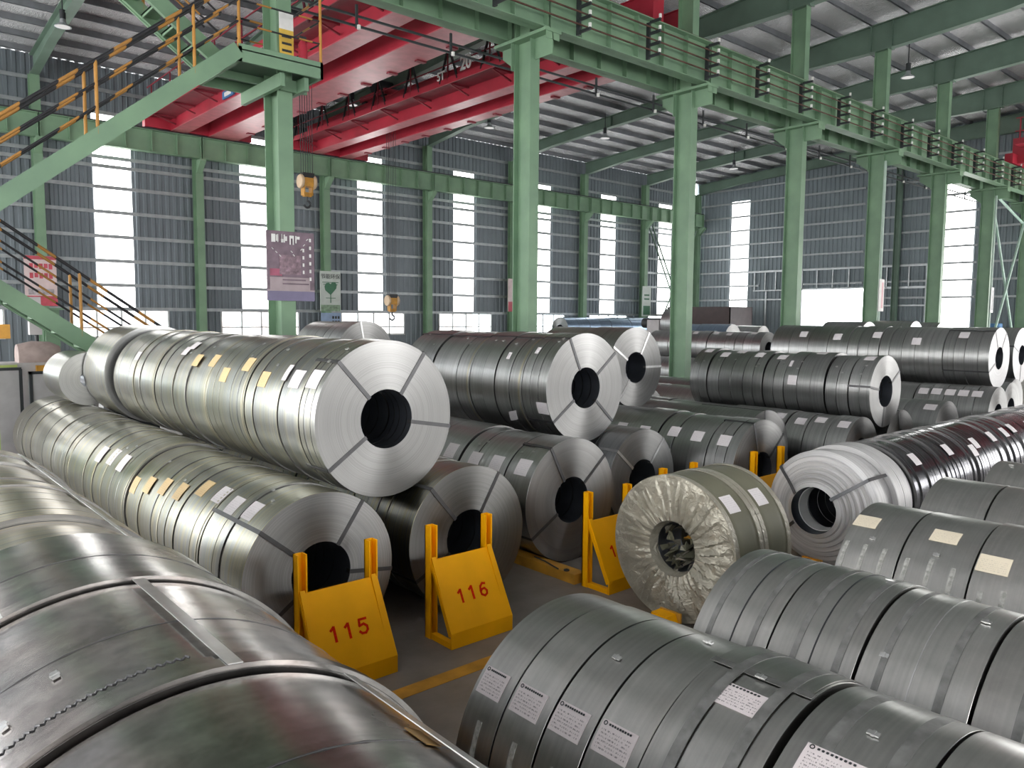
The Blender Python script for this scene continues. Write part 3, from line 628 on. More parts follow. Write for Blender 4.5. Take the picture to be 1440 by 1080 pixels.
# ------------------------------------------------------------------ yellow end stands
def digit_mesh(ch):
    if ch == '1':
        return M().bar((0, -.058, 0), (0, .058, 0), .002, .021, (1, 0, 0)).bar((-.032, .026, 0), (.002, .054, 0), .002, .019, (1, 0, 0)).mesh('stencil_digit')
    pts = {'5': [(.034, .050), (-.022, .050), (-.028, .006), (.008, .014), (.032, -.006), (.032, -.032), (.012, -.052), (-.018, -.050), (-.034, -.034)],
           '6': [(.030, .046), (.004, .052), (-.022, .030), (-.032, -.008), (-.028, -.036), (0, -.053), (.026, -.040), (.033, -.016), (.014, .008), (-.014, .004), (-.030, -.014)],
           '7': [(-.034, .050), (.034, .050), (.006, 0), (-.006, -.055)]}[ch]
    m = M()
    for p, q in zip(pts[:-1], pts[1:]):
        d = Vector((q[0]-p[0], q[1]-p[1], 0)).normalized()*.006
        m.bar((p[0]-d.x, p[1]-d.y, 0), (q[0]+d.x, q[1]+d.y, 0), .002, .018, (-d.y, d.x, 0))
    return m.mesh('stencil_digit')
def stand(x0, y0, num, lab, w=.66, top=.95):
    t = thing('coil_stop_stand', (x0, y0, 0), lab, 'stand', 'yellow coil stops')
    x1 = x0+w; yb = y0+.36
    for x in (x0, x1-.075):
        u = M().box(x, x+.075, yb-.012, yb, 0, top); u.box(x, x+.012, yb-.075, yb, 0, top); u.box(x+.063, x+.075, yb-.075, yb, 0, top); u.build('post', YEL, t)
        M().bar((x+.03, y0+.02, .1), (x+.03, yb-.06, .68), .05, .04, (1, 0, 0)).build('side_brace', YEL, t)
        M().box(x+.008, x+.06, y0+.02, yb-.08, 0, .05).build('foot', YEL, t)
    pl = M().prism([(y0, .0), (y0+.012, .0), (y0+.012, .125), (yb-.06, .665), (yb-.075, .665), (y0, .13)], 'x', x0+.005, x1-.005).build('face_plate', YEL, t)
    if num:
        sl = math.atan2(.535, .285)
        nrm = Vector((0, -sin(sl), cos(sl))); c = Vector((w/2-.01, .13, .37))+nrm*.004
        for i, ch in enumerate(num):
            link('stencil_digit', digit_mesh(ch), REDPR, pl, (c.x+(i-1)*.115, c.y, c.z+random.uniform(-.006, .006)), (sl, 0, 0))
    return t
stand(2.42, 4.80, '115', 'leftmost yellow coil stop stand, stencilled 115')
stand(3.60, 4.84, '116', 'yellow coil stop stand next to the leftmost, stencilled 116')
stand(5.50, 4.86, '117', 'yellow coil stop stand half hidden behind the wrapped coil')
stand(7.05, 5.15, None, 'yellow coil stop stand whose post tip shows behind the wrapped coil')
stand(8.62, 4.95, None, 'yellow coil stop stand with two posts behind the white telescoped coil', .72, 1.0)
for i, (x, y) in enumerate(((10.35, 5.35), (11.6, 4.75), (13.1, 4.85), (14.9, 4.93), (16.3, 5.4))):
    stand(x, y, None, '%s distant yellow coil stop beyond the black film coils' % ordn[i], .7, .62)
t = thing('floor_rail', (5.6, 5.3, 0), 'yellow steel floor rail beside stand 117 on the concrete', 'rail')
M().box(5.46, 5.62, 5.28, 8.0, 0, .10).build('rail_channel', YEL_D, t); M().tube([(5.45, 5.5, .11), (5.5, 5.75, .12), (5.54, 5.95, .11)], .008, 6).build('wire_hook', DGREY, t); M().lathe([(.02, 0), (.03, 0), (.03, .012), (.02, .012)], 12, (5.49, 5.42, .105), closed=True).build('ring', DGREY, t)
for i, (x, y) in enumerate(((5.24, 3.90), (7.6, 3.85))):
    t = thing('wheel_chock', (x, y, 0), ['small yellow chock under the wrapped coil', 'small yellow chock under the white telescoped coil'][i], 'chock')
    M().prism([(y, 0), (y+.22, 0), (y+.22, .13), (y+.05, .13)], 'x', x-.02, x+.10).build('wedge', YEL, t); M().box(x+.1, x+.12, y, y+.22, 0, .14).build('flange', YEL_D, t)

# ------------------------------------------------------------------ coils
RING = {}
def ring_me(R, w, rh, segs, m, fm, bev=.0012, cone=0.0):
    key = (round(R, 3), round(w, 3), round(rh, 3), segs, m.name, fm.name, round(cone, 3))
    if key in RING: return RING[key]
    prof = [(rh, -cone), (R-bev, 0), (R, bev), (R, w-bev), (R-bev, w), (rh, w)]
    if cone:
        prof = [(rh, -cone)]
        n = 7
        for i in range(1, n): # stepped, telescoped edge
            r = rh+(R-rh)*i/n; d = -cone*(1-i/n)**.8
            prof += [(r-.012, d-.012), (r, d+.02)]
        prof += [(R-bev, 0), (R, bev), (R, w-bev), (R-bev, w), (rh, w)]
    mb = M().lathe(prof, segs, axis='y', closed=True)
    me = bpy.data.meshes.new('wound_ring'); me.from_pydata(mb.v, [], mb.f); me.update()
    for p in me.polygons: p.use_smooth = True
    import bmesh
    b = bmesh.new(); b.from_mesh(me); bmesh.ops.recalc_face_normals(b, faces=b.faces); b.to_mesh(me); b.free()
    me.set_sharp_from_angle(angle=R_(30))
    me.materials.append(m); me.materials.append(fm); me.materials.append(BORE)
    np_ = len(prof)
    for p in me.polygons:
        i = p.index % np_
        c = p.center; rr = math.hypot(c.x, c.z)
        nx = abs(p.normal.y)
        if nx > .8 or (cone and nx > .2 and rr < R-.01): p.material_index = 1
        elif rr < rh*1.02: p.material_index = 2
    RING[key] = me; return me
def patch_me(R, a, wa, y0, y1, m, n=5, uv=True, flip=False, tilt=0):
    # curved rectangle on the barrel: angle a (deg), arc length wa, axial y0..y1
    da = wa/R; vv = []; ff = []
    for i in range(n+1):
        f = i/n; an = R_(a)+da*(f-.5)
        sh = tilt*(f-.5)
        for y in (y0, y1):
            an2 = an + (tilt*.8*(1 if y == y1 else -1)/R*.5)
            vv.append(((R+.004)*cos(an2), y+sh, (R+.004)*sin(an2)))
        for y in (y0, y1):
            an2 = an + (tilt*.8*(1 if y == y1 else -1)/R*.5)
            vv.append(((R+.001)*cos(an2), y+sh, (R+.001)*sin(an2)))
    for i in range(n):
        b = i*4; c = b+4
        ff += [(b, b+1, c+1, c), (b+2, c+2, c+3, b+3), (b, c, c+2, b+2), (b+1, b+3, c+3, c+1)]
    ff += [(0, 2, 3, 1), (n*4, n*4+1, n*4+3, n*4+2)]
    me = bpy.data.meshes.new('label'); me.from_pydata(vv, [], ff); me.update()
    if uv:
        ul = me.uv_layers.new(name='UVMap')
        for p in me.polygons:
            for li in p.loop_indices:
                vi = me.loops[li].vertex_index; i = vi//4; yy = vi % 2
                # u grows towards the near end, v towards the top of the coil (smaller angle)
                ul.data[li].uv = (1-yy if not flip else yy, 1-i/n)
    for p in me.polygons: p.use_smooth = True
    me.set_sharp_from_angle(angle=R_(40)); me.materials.append(m); return me
def strap_me(R, a, w, L, rh, m, face=True, barrel=True):
    mb = M(); ca, sa = cos(R_(a)), sin(R_(a)); tx, tz = -sa, ca; h = w/2
    def P(r, y, s): return (r*ca+s*h*tx, y, r*sa+s*h*tz)
    path = []
    if face: path += [(rh-.004, .05), (rh-.004, -.006), (R+.004, -.006)]
    if barrel: path += [(R+.004, -.006), (R+.004, L+.004), (R-.1, L+.004)]
    for (r0_, y0_), (r1_, y1_) in zip(path[:-1], path[1:]):
        if abs(r0_-r1_)+abs(y0_-y1_) < 1e-6: continue
        if abs(r0_-r1_) > abs(y0_-y1_): d = (0, .004)
        else: d = (-.004, 0)
        mb.add([P(r0_, y0_, -1), P(r0_, y0_, 1), P(r1_, y1_, 1), P(r1_, y1_, -1), P(r0_+d[0], y0_+d[1], -1), P(r0_+d[0], y0_+d[1], 1), P(r1_+d[0], y1_+d[1], 1), P(r1_+d[0], y1_+d[1], -1)],
               [(0, 1, 2, 3), (7, 6, 5, 4), (0, 4, 5, 1), (1, 5, 6, 2), (2, 6, 7, 3), (3, 7, 4, 0)])
    me = mb.mesh('strap'); me.materials.append(m); return me
def band_me(R, w, m, segs=64, a0=0, a1=360, t=.003):
    mb = M(); n = segs; base = []
    prof = [(R+.0005, 0), (R+t, 0), (R+t, w), (R+.0005, w)]
    for k in range(n+1):
        an = R_(a0+(a1-a0)*k/n)
        for r, y in prof: mb.v.append((r*cos(an), y, r*sin(an)))
    for k in range(n):
        for i in range(4): j = (i+1) % 4; mb.f.append((k*4+i, k*4+j, (k+1)*4+j, (k+1)*4+i))
    me = mb.mesh('band', 30); me.materials.append(m); return me
CLIP = {}
def clip(parent, R, a, y, zc):
    if 'c' not in CLIP:
        c = M().box(-.010, .010, -.02, .02, 0, .006); c.box(-.013, .013, -.005, .005, 0, .008); CLIP['c'] = c.mesh('seal_clip'); CLIP['c'].materials.append(STRAP_B)
    o = link('seal_clip', CLIP['c'], None, parent, ((R+.004)*cos(R_(a)), y, zc+(R+.004)*sin(R_(a))), (0, pi/2-R_(a), 0))
    return o
def coil(label, X, Y, Z, R, L, m=None, fm=None, strips=1, straps=(), labels=(), bands=(), axis='Y', segs=72, rh=.254, vr=.005, strap_m=None, group='steel coils in rows', name='steel_coil', jit=True, cone=0, clips=()):
    """coil with its near face at Y (X for axis X); labels: (distance from near face, angle, material, axial, arc); bands: (distance, width, material, a0, a1)"""
    m = m or ST_D; fm = fm or FACE
    if axis == 'Y': t = thing(name, (X, Y, Z-R), label, 'coil', group)
    else: t = thing(name, (X, Y, Z-R), label, 'coil', group, -pi/2)
    ws = strips if isinstance(strips, (list, tuple)) else [1.0/strips]*strips
    tot = sum(ws); y = 0
    radii = []
    for i, wf in enumerate(ws):
        w = L*wf/tot; dr = 0 if (i == 0 or len(ws) == 1) else round(random.choice((0, 0, 1, -1, -2))*vr, 4)
        gap = .0 if len(ws) == 1 else .010
        me = ring_me(R+dr-(.0 if i == 0 else 0), round(w-gap, 3), rh, segs, m, fm, cone=cone if i == 0 else 0)
        link('slit_strip' if len(ws) > 1 else 'wound_body', me, None, t, (0, y, R)); radii.append((y, y+w, R+dr)); y += w
    Ro = max(r for _, _, r in radii)
    for a in straps:
        sm = strap_m or STRAP
        link('strap', strap_me(Ro+.001, a, .034, L, rh, sm, face=(cone == 0)), None, t, (0, 0, R))
    def rad(d): return next((r for a, b, r in radii if a-1e-6 <= d <= b+1e-6), R)
    for lb in labels:
        d, a, lm_, la, lc = lb[:5]
        o = link('paper_label', patch_me(max(rad(d), rad(d-la/2+.001), rad(d+la/2-.001)), a, lc, d-la/2, d+la/2, lm_, tilt=lb[5] if len(lb) > 5 else 0), None, t, (0, 0, R))
        if lm_ is PAPER_N: # emblem and heading line at the top of the label
            rr = rad(d)+.0052; ax = d+la*.40; an = R_(a)-(lc*.40)/rr
            em = M().lathe([(.0055, 0), (.009, 0), (.009, .0012), (.0055, .0012)], 14, closed=True).mesh('emblem'); em.materials.append(DGREY)
            link('emblem', em, None, o, (rr*cos(an), ax, rr*sin(an)), (0, pi/2-an, 0))
            hd = bpy.data.objects
            for q in range(9):
                hm = CLIP.get('h')
                if hm is None: hm = CLIP['h'] = M().box(-.0042, .0042, -.0038, .0038, 0, .001).box(-.0008, .0008, -.005, .005, 0, .0011).mesh('heading_mark'); hm.materials.append(DGREY)
                link('heading_mark', hm, None, o, (rr*cos(an), ax-.022-q*.0125*la/.17, rr*sin(an)), (0, pi/2-an, 0))
    for bd in bands:
        d, w, bm = bd[:3]; a0, a1 = bd[3:5] if len(bd) > 3 else (0, 360)
        link('band', band_me(rad(d+w/2), w, bm, 120 if len(bd) > 5 else 48, a0, a1, bd[5] if len(bd) > 5 else .003), None, t, (0, d, R))
    for d, a in clips: clip(t, Ro, a, d, R)
    return t
def row(desc, X, Z, R, ys, m=None, fm=None, strips=None, labels=(), straps=(), group=None, Rs=None, segs=64, bands=(), noun='steel coil', strap_m=None, counted='aisle', clipang=None):
    """coils along Y; ys = front, boundaries..., end"""
    for i in range(len(ys)-1):
        a, b = ys[i], ys[i+1]; Ri = Rs[i] if Rs else R
        lbs = [(y-a-(.014 if i else 0), an, mm, la, lc, *rest) for (y, an, mm, la, lc, *rest) in labels if a <= y < b]
        n = strips[i] if strips else 1
        cl = [((b-a)*random.uniform(.2, .8), clipang+random.uniform(-12, 12)) for _ in range(2)] if clipang else ()
        Ri = Ri-(.0 if i == 0 else (.007, .0, .010, .003, .008, .001)[(i-1) % 6])
        coil('%s %s from the %s %s' % (ordn[i], noun, counted, desc), X, a+(.014 if i else 0), Z-(R-Ri), Ri, b-a-(.014 if i else 0), m, fm, n, straps if i == 0 else (straps[:1] if len(straps) > 3 else ()), lbs,
             [(bb[0]-a, *bb[1:]) for bb in bands if a <= bb[0] < b-.04], group=group or 'coils '+desc, segs=segs, strap_m=strap_m, clips=cl)
P_, T_ = PAPER, PAPER_T
def lab(lst, m, la=.16, lc=.13): return [(y, a, m, la, lc) for y, a in lst]

# left stack: floor rows behind stands 115 and 116, upper row on them
row('in the leftmost floor row facing the aisle', 2.80, .645, .645, [5.46, 6.37, 8.5, 10.5, 12.05, 15.0], ST_A, None, [[2, 1.2, 1, 1.4, .8], [1]*10, [1.3, 1, .8, 1, 1.2, 1, .7, 1], [1]*8, [1.4, 1, 1.2, 1, .8, 1, 1]],
    lab([(9.88, 142), (9.45, 139), (9.02, 140)], P_, .2, .2)+lab([(8.4, 152), (8.01, 146), (7.63, 141), (7.23, 139), (6.86, 128)], T_, .17, .17)+lab([(6.49, 127), (6.12, 131), (5.8, 129)], P_, .18, .17),
    (55, 140, -8, 215), segs=96, clipang=118, bands=[(y, .028, RIM, 0, 360, .004) for y in (6.41, 7.4, 8.54, 9.4)])
row('in the floor row mostly under the upper left row', 4.30, .655, .655, [5.5, 6.3, 7.8, 9.6, 11.5], ST_A, None, [[1.2, 1, .8, 1], [1]*6, [1]*6, [1]*6], (), (58, 130, 207), segs=96)
row('of the upper left row', 3.53, 1.79, .672, [5.66, 6.03, 7.07, 8.06, 9.77, 11.55], ST_C, None, [[1, 1.4, 1, 1], [1, .9, 1.2, 1, .8, 1], [1, 1.1, 1, .8, 1, 1], [1]*8, [1, 1, .8, 1.2, 1, 1, 1.4, 1]],
    lab([(9.18, 135), (9.1, 127), (10.69, 149)], P_, .16, .12)+lab([(8.64, 144), (8.18, 142), (7.7, 155), (7.26, 143), (6.79, 153)], T_, .17, .15)+lab([(6.39, 145)], P_, .08, .16)+lab([(6.17, 149), (5.84, 148)], P_, .19, .17),
    (55, 132, -10, 215), segs=96, clipang=128, bands=[(y, .03, RIM, 0, 360, .004) for y in (7.10, 8.10, 8.9, 9.81, 10.6)])
coil('large grey steel coil closing the far end of the upper left row', 3.49, 11.75, 1.81, .70, 1.2, ST_C, ST_D, [1, 1.1], (), segs=96, group='coils of the upper left row')
coil('small bright coil lying behind the upper left row', 2.88, 13.0, 1.69, .40, 1.2, ST_C, ST_D, [1, 1.1], (), segs=64, rh=.12)
# centre stack
row('in the floor row behind the floor rail', 6.0, .678, .678, [5.86, 6.29, 7.12, 8.3, 10.0], ST_D, None, [[1.2, 1], [1, 1.1, .9], [1, 1], [1, 1]], lab([(7.33, 143), (6.87, 146), (6.49, 145), (6.05, 144)], P_, .19, .19), (118, 40, 210), segs=96, clipang=125)
row('in the short floor row right of the centre stack', 7.62, .635, .635, [6.2, 7.0, 8.4, 10.0], ST_F, None, [[1, 1], 1, 1], (), (50, 140), segs=80, strap_m=STRAP_B)
row('of the upper centre row', 6.98, 1.80, .674, [6.60, 7.04, 7.56, 8.08, 8.96, 9.7], ST_D, None, [[1.1, 1, 1], [1, 1.2], [1, 1.1], [1, 1, 1], [1, 1]],
    [(7.31, -147, P_, .16, .15, .05), (6.70, -161, P_, .18, .15)]+lab([(6.94, 137), (7.41, 145)], P_, .06, .1), (115, 38, 215, -42), segs=96, clipang=125, bands=[(7.07, .03, RIM, 0, 360, .004), (8.11, .025, RIM, 0, 360, .004)])
row('in the floor row behind the white coil', 9.09, .676, .676, [5.42, 5.85, 6.7, 7.17, 8.2, 10.2], ST_D, None, [[1, 1, 1], [1, 1, 1], 1, [1, 1], [1, 1]], lab([(7.38, 141), (6.95, 143), (6.46, 137), (6.07, 139), (5.64, 141)], P_, .17, .16), (108, 40), segs=80)
row('in the dim floor row', 10.5, .65, .65, [6.2, 7.3, 8.6, 10.4], ST_D, None, [1, 1, 1], (), (95,), segs=64, group='coils in the dim floor row', counted='aisle')
row('of the upper back pair', 9.85, 1.86, .655, [8.2, 8.95, 9.95], ST_D, None, [[1, 1], 1], (), (60, 0, 148, 232), segs=80, strap_m=STRAP_B)
row('in the dark floor row under the long upper row', 11.95, .58, .58, [5.42, 5.74, 6.47, 7.6, 9.0, 10.1], ST_D, None, [1, [1, 1], 1, 1, 1], lab([(6.64, 119), (6.25, 126), (5.95, 117), (5.55, 124)], P_, .17, .15), (), segs=64)
row('of the long upper row right of centre', 12.73, 1.515, .577, [5.42, 5.77, 6.16, 6.89, 7.29, 7.68, 8.43, 8.81], ST_D, None, [[1, 1], [1, 1], [1, 1, 1], [1, 1], [1, 1], [1, 1, 1], [1, 1]],
    lab([(8.62, 112), (8.23, 120), (7.97, 103), (7.52, 118), (7.09, 117), (6.44, 101), (5.59, 112)], P_, .16, .15)+lab([(6.73, 168)], P_, .16, .16)+lab([(6.83, 138)], P_, .05, .13), (170, 32, 262), Rs=[.577, .572, .585, .572, .58, .577, .585], segs=80, clipang=140)
row('in the floor row right below the long row', 13.45, .58, .58, [5.45, 6.4, 7.6, 9.0], ST_F, None, [1, 1, 1], (), (100,), segs=56)
row('in the floor row showing one label right of centre', 15.2, .6, .6, [5.35, 5.95, 7.0, 8.4], ST_D, None, [1, 1, 1], lab([(5.53, 123)], P_, .2, .16), (), segs=56)
row('in the floor row with five labels at right', 18.9, .62, .62, [5.65, 7.2, 8.8, 10.6], ST_D, None, [[1, 1, 1, 1, 1], [1, 1, 1], [1, 1]], lab([(7.03, 132), (6.76, 131), (6.48, 131), (6.21, 131), (5.94, 131)], P_, .2, .18), (), segs=64)
row('in the floor row under the far right upper row', 20.6, .62, .62, [5.9, 7.6, 9.4, 11.4], ST_F, None, [1, 1, 1], (), (), segs=48)
row('of the far right upper row', 19.64, 1.827, .682, [5.91, 6.85, 8.29, 8.80, 9.06, 11.16], ST_D, ST_P, [[1, 1.2, 1, 1], [1, 1.1, 1, 1, .8], [1, 1], 1, [1, 1, 1, 1]], lab([(10.31, 138), (9.38, 143), (8.41, 136), (7.47, 148), (6.49, 132)], P_, .2, .19), (118, 55, 205), segs=80)
row('of the bright-faced row at the right edge', 22.6, 1.80, .69, [6.3, 7.6, 9.2], ST_D, ST_P, [[1, 1], 1], (), (160, 265), segs=64)
row('in the floor row at the right edge behind', 21.92, .62, .62, [6.2, 7.9, 9.6], ST_F, None, [1, 1], (), (), segs=48)
# far rows
FG = 'far coils beyond the long upper row'
for i, (X, Z, R, ys, d) in enumerate((
        (25.3, 1.6, .6, [14.95, 16.0, 17.2, 18.5, 20.0], 'of the labelled far row'),
        (24.6, .6, .6, [14.6, 17, 20], 'in the floor row below the labelled far row'), (26.0, .6, .6, [14.6, 17, 20], 'in the second floor row below the labelled far row'),
        (32.0, 1.75, .66, [20.8, 22.5, 24.5], 'of the blue-grey far row near the brown trailer'), (31.2, .66, .66, [20.6, 23, 25], 'in the floor row below the blue-grey far row'), (32.8, .66, .66, [20.6, 23, 25], 'in the second floor row below the blue-grey far row'),
        (36.0, 1.7, .62, [21.6, 23, 25.5], 'of the far row before the doorway'), (35.2, .62, .62, [21.4, 24], 'in the floor row before the doorway'), (36.8, .62, .62, [21.4, 24], 'in the second floor row before the doorway'),
        (26.0, 1.90, .70, [11.7, 13.1], 'of the pale-faced row left of the fifth column'), (25.2, .70, .70, [11.5, 13.0], 'in the floor row left of the fifth column'), (26.85, .70, .70, [11.5, 13.0], 'in the second row left of the fifth column'),
        (29.0, 1.93, .70, [11.4, 12.8], 'of the pale-faced row at the fifth middle column'), (28.3, .70, .70, [11.3, 12.9], 'in the floor row at the fifth middle column'), (29.75, .70, .70, [11.3, 12.9], 'in the second row at the fifth column'),
        (33.0, 1.88, .70, [12.0, 13.0], 'of the pale-faced row before the end wall strip'), (32.2, .70, .70, [11.9, 13.0], 'in the floor row before the end wall strip'), (33.8, .70, .70, [11.9, 13.0], 'in the second floor row before the end wall strip'),
        (8.36, 1.90, .66, [14.2, 15.0, 16.2], 'of the upper pair behind the poster column'), (7.6, .66, .66, [14.1, 15.2, 16.4], 'in the floor row behind the poster column'), (9.12, .66, .66, [14.1, 15.2, 16.4], 'in the second floor row behind the poster column'),
        (12.6, .62, .62, [10.2, 11.6, 13.0], 'in the first dark back row'), (14.1, .6, .6, [9.6, 11.2, 12.6], 'in the second dark back row'), (16.0, .6, .6, [9.4, 11, 12.8], 'in the third dark back row'))):
    up_ = Z > R+.1
    lb_ = lab([(15.4, 112), (16.4, 118), (17.0, 110), (17.9, 116), (18.9, 112)], P_, .22, .2) if i == 0 else ()
    row(d, X, Z, R, ys, ST_D if i != 3 else ST_B, ST_P if 9 <= i <= 17 else None, [[1, 1, 1] if i in (0, 18) else 1]*(len(ys)-1), lb_, (100,) if i == 18 else (), group=FG, segs=48, strap_m=STRAP_B if i == 18 else None)
# blue row along the long wall (axis X)
for i in range(5):
    a = 32.0+i*1.9
    coil('%s blue steel coil along the long wall windows from the left' % ordn[i], a, 32.4, 2.02, .68, 1.88, ST_B, None, [1, 1], (), axis='X', segs=48, group='blue coils along the long wall')
    for yy, w in ((31.66, 'near'), (33.14, 'far')): coil('%s %s supporting coil under the blue coils' % (ordn[i], w), a, yy, .70, .70, 1.88, ST_F, None, 1, (), axis='X', segs=40, group='coils under the blue coils')
# coil on an uncoiler stand behind the third middle column
t = thing('uncoiler', (27.3, 20.6, 0), 'pale uncoiler cabinet holding a coil behind the third middle column', 'machine')
M().box(27.2, 28.4, 21.2, 22.4, 0, 2.1).build('cabinet', WHITE, t); M().lathe([(0, -1.0), (.22, -1.0), (.22, .9), (0, .9)], 24, (27.3, 21.4, 2.45), 'y').build('mandrel', DGREY, t, 40)
M().box(27.0, 27.7, 21.25, 21.9, 1.9, 2.6).build('gearbox', GREY, t); M().box(26.0, 26.6, 20.9, 21.2, 0, 1.9).build('column_box', WHITE, t)
coil('pale coil face mounted on the uncoiler behind the third middle column', 27.3, 20.3, 2.45, .66, .6, ST_F, ST_P, 1, (), segs=56)

# aisle: wrapped pair and the row along the aisle (axis X)
def wrapped(lab_, X, L, face):
    Y0, R = 4.1, .645
    t = thing('wrapped_coil', (X, Y0, 0), lab_, 'coil', 'coils in crumpled wrapping', -pi/2)
    n = 120; mb = M(); random.seed(11)
    # barrel with soft bulges
    prof = [(R-.02, 0), (R, .02), (R+.002, .12), (R-.002, L-.12), (R, L-.02), (R-.02, L)]
    mb.lathe(prof, n, (0, 0, 0), 'y'); link('kraft_sleeve', mb.mesh('kraft_sleeve', 50), WRAPB, t, (0, 0, R))
    # folded rim
    for y in ((-.002, L-.05)):
        link('rim_fold', band_me(R, .06, WRAP, 72, t=.006), None, t, (0, y, R))
    fm = M(); nr = 16; nth = 300; rh = .22
    edges = [0.0]
    while edges[-1] < 2*pi-.12: edges.append(edges[-1]+random.uniform(.10, .30))
    edges[-1] = 2*pi; amp = [random.uniform(.4, 1.0) for _ in edges]; skew = [random.uniform(-.18, .18) for _ in edges]
    for i in range(nr+1):
        f = i/nr; r = rh+(R-rh)*f
        for k in range(nth):
            a0 = 2*pi*k/nth; a = a0; aa = (a0+.16*(1-f)+.05*sin(3*a0)) % (2*pi)
            j = max(q for q in range(len(edges)) if edges[q] <= aa+1e-9); j = min(j, len(edges)-2)
            u = (aa-edges[j])/(edges[j+1]-edges[j])
            d = amp[j]*.040*(1-u)**1.3*sin(pi*min(1, .12+f*.88))*(1+.5*sin(7*f+5*j))
            d += .008*sin(9*a+3*f)+.006*sin(31*a+9*f)*(1-f); y = -d-.012*sin(pi*f)
            if f == 1: y = 0
            if i == 0: y = .10
            if i == 1: y = .0-d*.4
            fm.v.append((r*cos(a), y, r*sin(a)))
    for i in range(nr):
        for k in range(nth): fm.f.append((i*nth+k, i*nth+(k+1) % nth, (i+1)*nth+(k+1) % nth, (i+1)*nth+k))
    if face:
        link('crumpled_face_wrap', fm.mesh('crumpled_face_wrap', 32), WRAP, t, (0, 0, R))
        bo = M().lathe([(rh, .09), (rh-.01, L)], 48, axis='y'); link('bore', bo.mesh('bore', 40), BORE, t, (0, 0, R))
        for i in range(40):
            a = random.uniform(0, 2*pi); q = rh*random.uniform(.3, .95); s = random.uniform(.02, .05)
            sc = M(); g = [(q*cos(a)+random.uniform(-s, s), random.uniform(.03, .25), q*sin(a)+random.uniform(-s, s)) for _ in range(5)]
            sc.add(g, [(0, 1, 2), (0, 2, 3), (0, 3, 4), (1, 2, 4)]); link('paper_scrap', sc.mesh('paper_scrap'), [WRAP, WRAPB, WRAPB, YEL_D][i % 4 if i < 8 else (i % 3)], t, (0, 0, R))
    else:
        bk = M().lathe([(rh, 0), (R-.02, 0)], 72, axis='y'); link('face_wrap', bk.mesh('face_wrap'), WRAP, t, (0, 0, R))
    bk = M().lathe([(rh, L), (R-.02, L)], 72, axis='y'); link('back_wrap', bk.mesh('back_wrap'), WRAP, t, (0, 0, R))
    a = 45; link('paper_label', patch_me(R+.001, a, .17, .1, .26, PAPER), None, t, (0, 0, R))
    return t
wrapped('wrapped coil with crumpled paper face and open bore in the aisle', 5.46, .42, True)
wrapped('second wrapped coil behind the crumpled paper face in the aisle', 5.90, .42, False)
random.seed(5)
AX = 'coils of the row along the aisle'
def lab_x(lst, y0): return [(d-y0, 180-a, P_, .16, .16) for d, a in lst]
coil('white telescoped slit coil with open bore at the head of the aisle row', 8.0, 4.02, .625, .625, .9, ST_W, ST_W, [1, 1.2, 1, .9, 1], (), (), axis='X', segs=112, cone=.20, group=AX, vr=.02)
for i, (a, b, kk) in enumerate(((8.92, 9.7, [1, 1.3, 1, 1]), (9.72, 11.3, [1, .8, 1, .7, 1, 1, 1.2, 1, .7, 1, .8]), (11.32, 13.2, [1, .8, 1, 1, 1, 1, 1.2, 1]), (13.25, 15.4, [1]*8), (15.45, 17.6, [1]*8))):
    coil('%s black film slit coil behind the white telescoped coil' % ordn[i], a, 4.02+.01*i, .625, .625, b-a, ST_K, FACE, [w*random.uniform(.7, 1.3) for w in kk for _ in (0, 1)], (), lab_x([q for q in [(9.27, 134), (10.25, 134), (10.95, 143), (11.15, 135), (11.85, 133), (12.4, 132), (12.78, 129), (13.6, 131), (14.1, 130)] if a < q[0] < b], a),
         axis='X', segs=80, group=AX, vr=.008, clips=())
tele = [o for o in bpy.data.objects if o.name.startswith('steel_coil') and 'telescoped' in o.get('label', '')][0]
for a in (38, 142, 218):
    # straps lying on the stepped cone face
    ca, sa = cos(R_(a)), sin(R_(a)); s = M(); pts = [(.25, -.215), (.35, -.15), (.45, -.095), (.55, -.05), (.628, -.01), (.634, 0), (.634, .6)]
    for (r1, y1), (r2, y2) in zip(pts[:-1], pts[1:]): s.bar((r1*ca, y1-.018, r1*sa), (r2*ca, y2-.018 if r2 < .63 else y2, r2*sa), .036, .004, (ca*.7, -.7, sa*.7))
    link('strap', s.mesh('strap'), STRAP, tele, (0, 0, .625))
link('inner_sleeve', M().lathe([(.235, -.06), (.246, -.06), (.246, .12), (.235, .12)], 48, axis='y', closed=True).mesh('inner_sleeve', 40), WHITEPR, tele, (0, 0, .625))

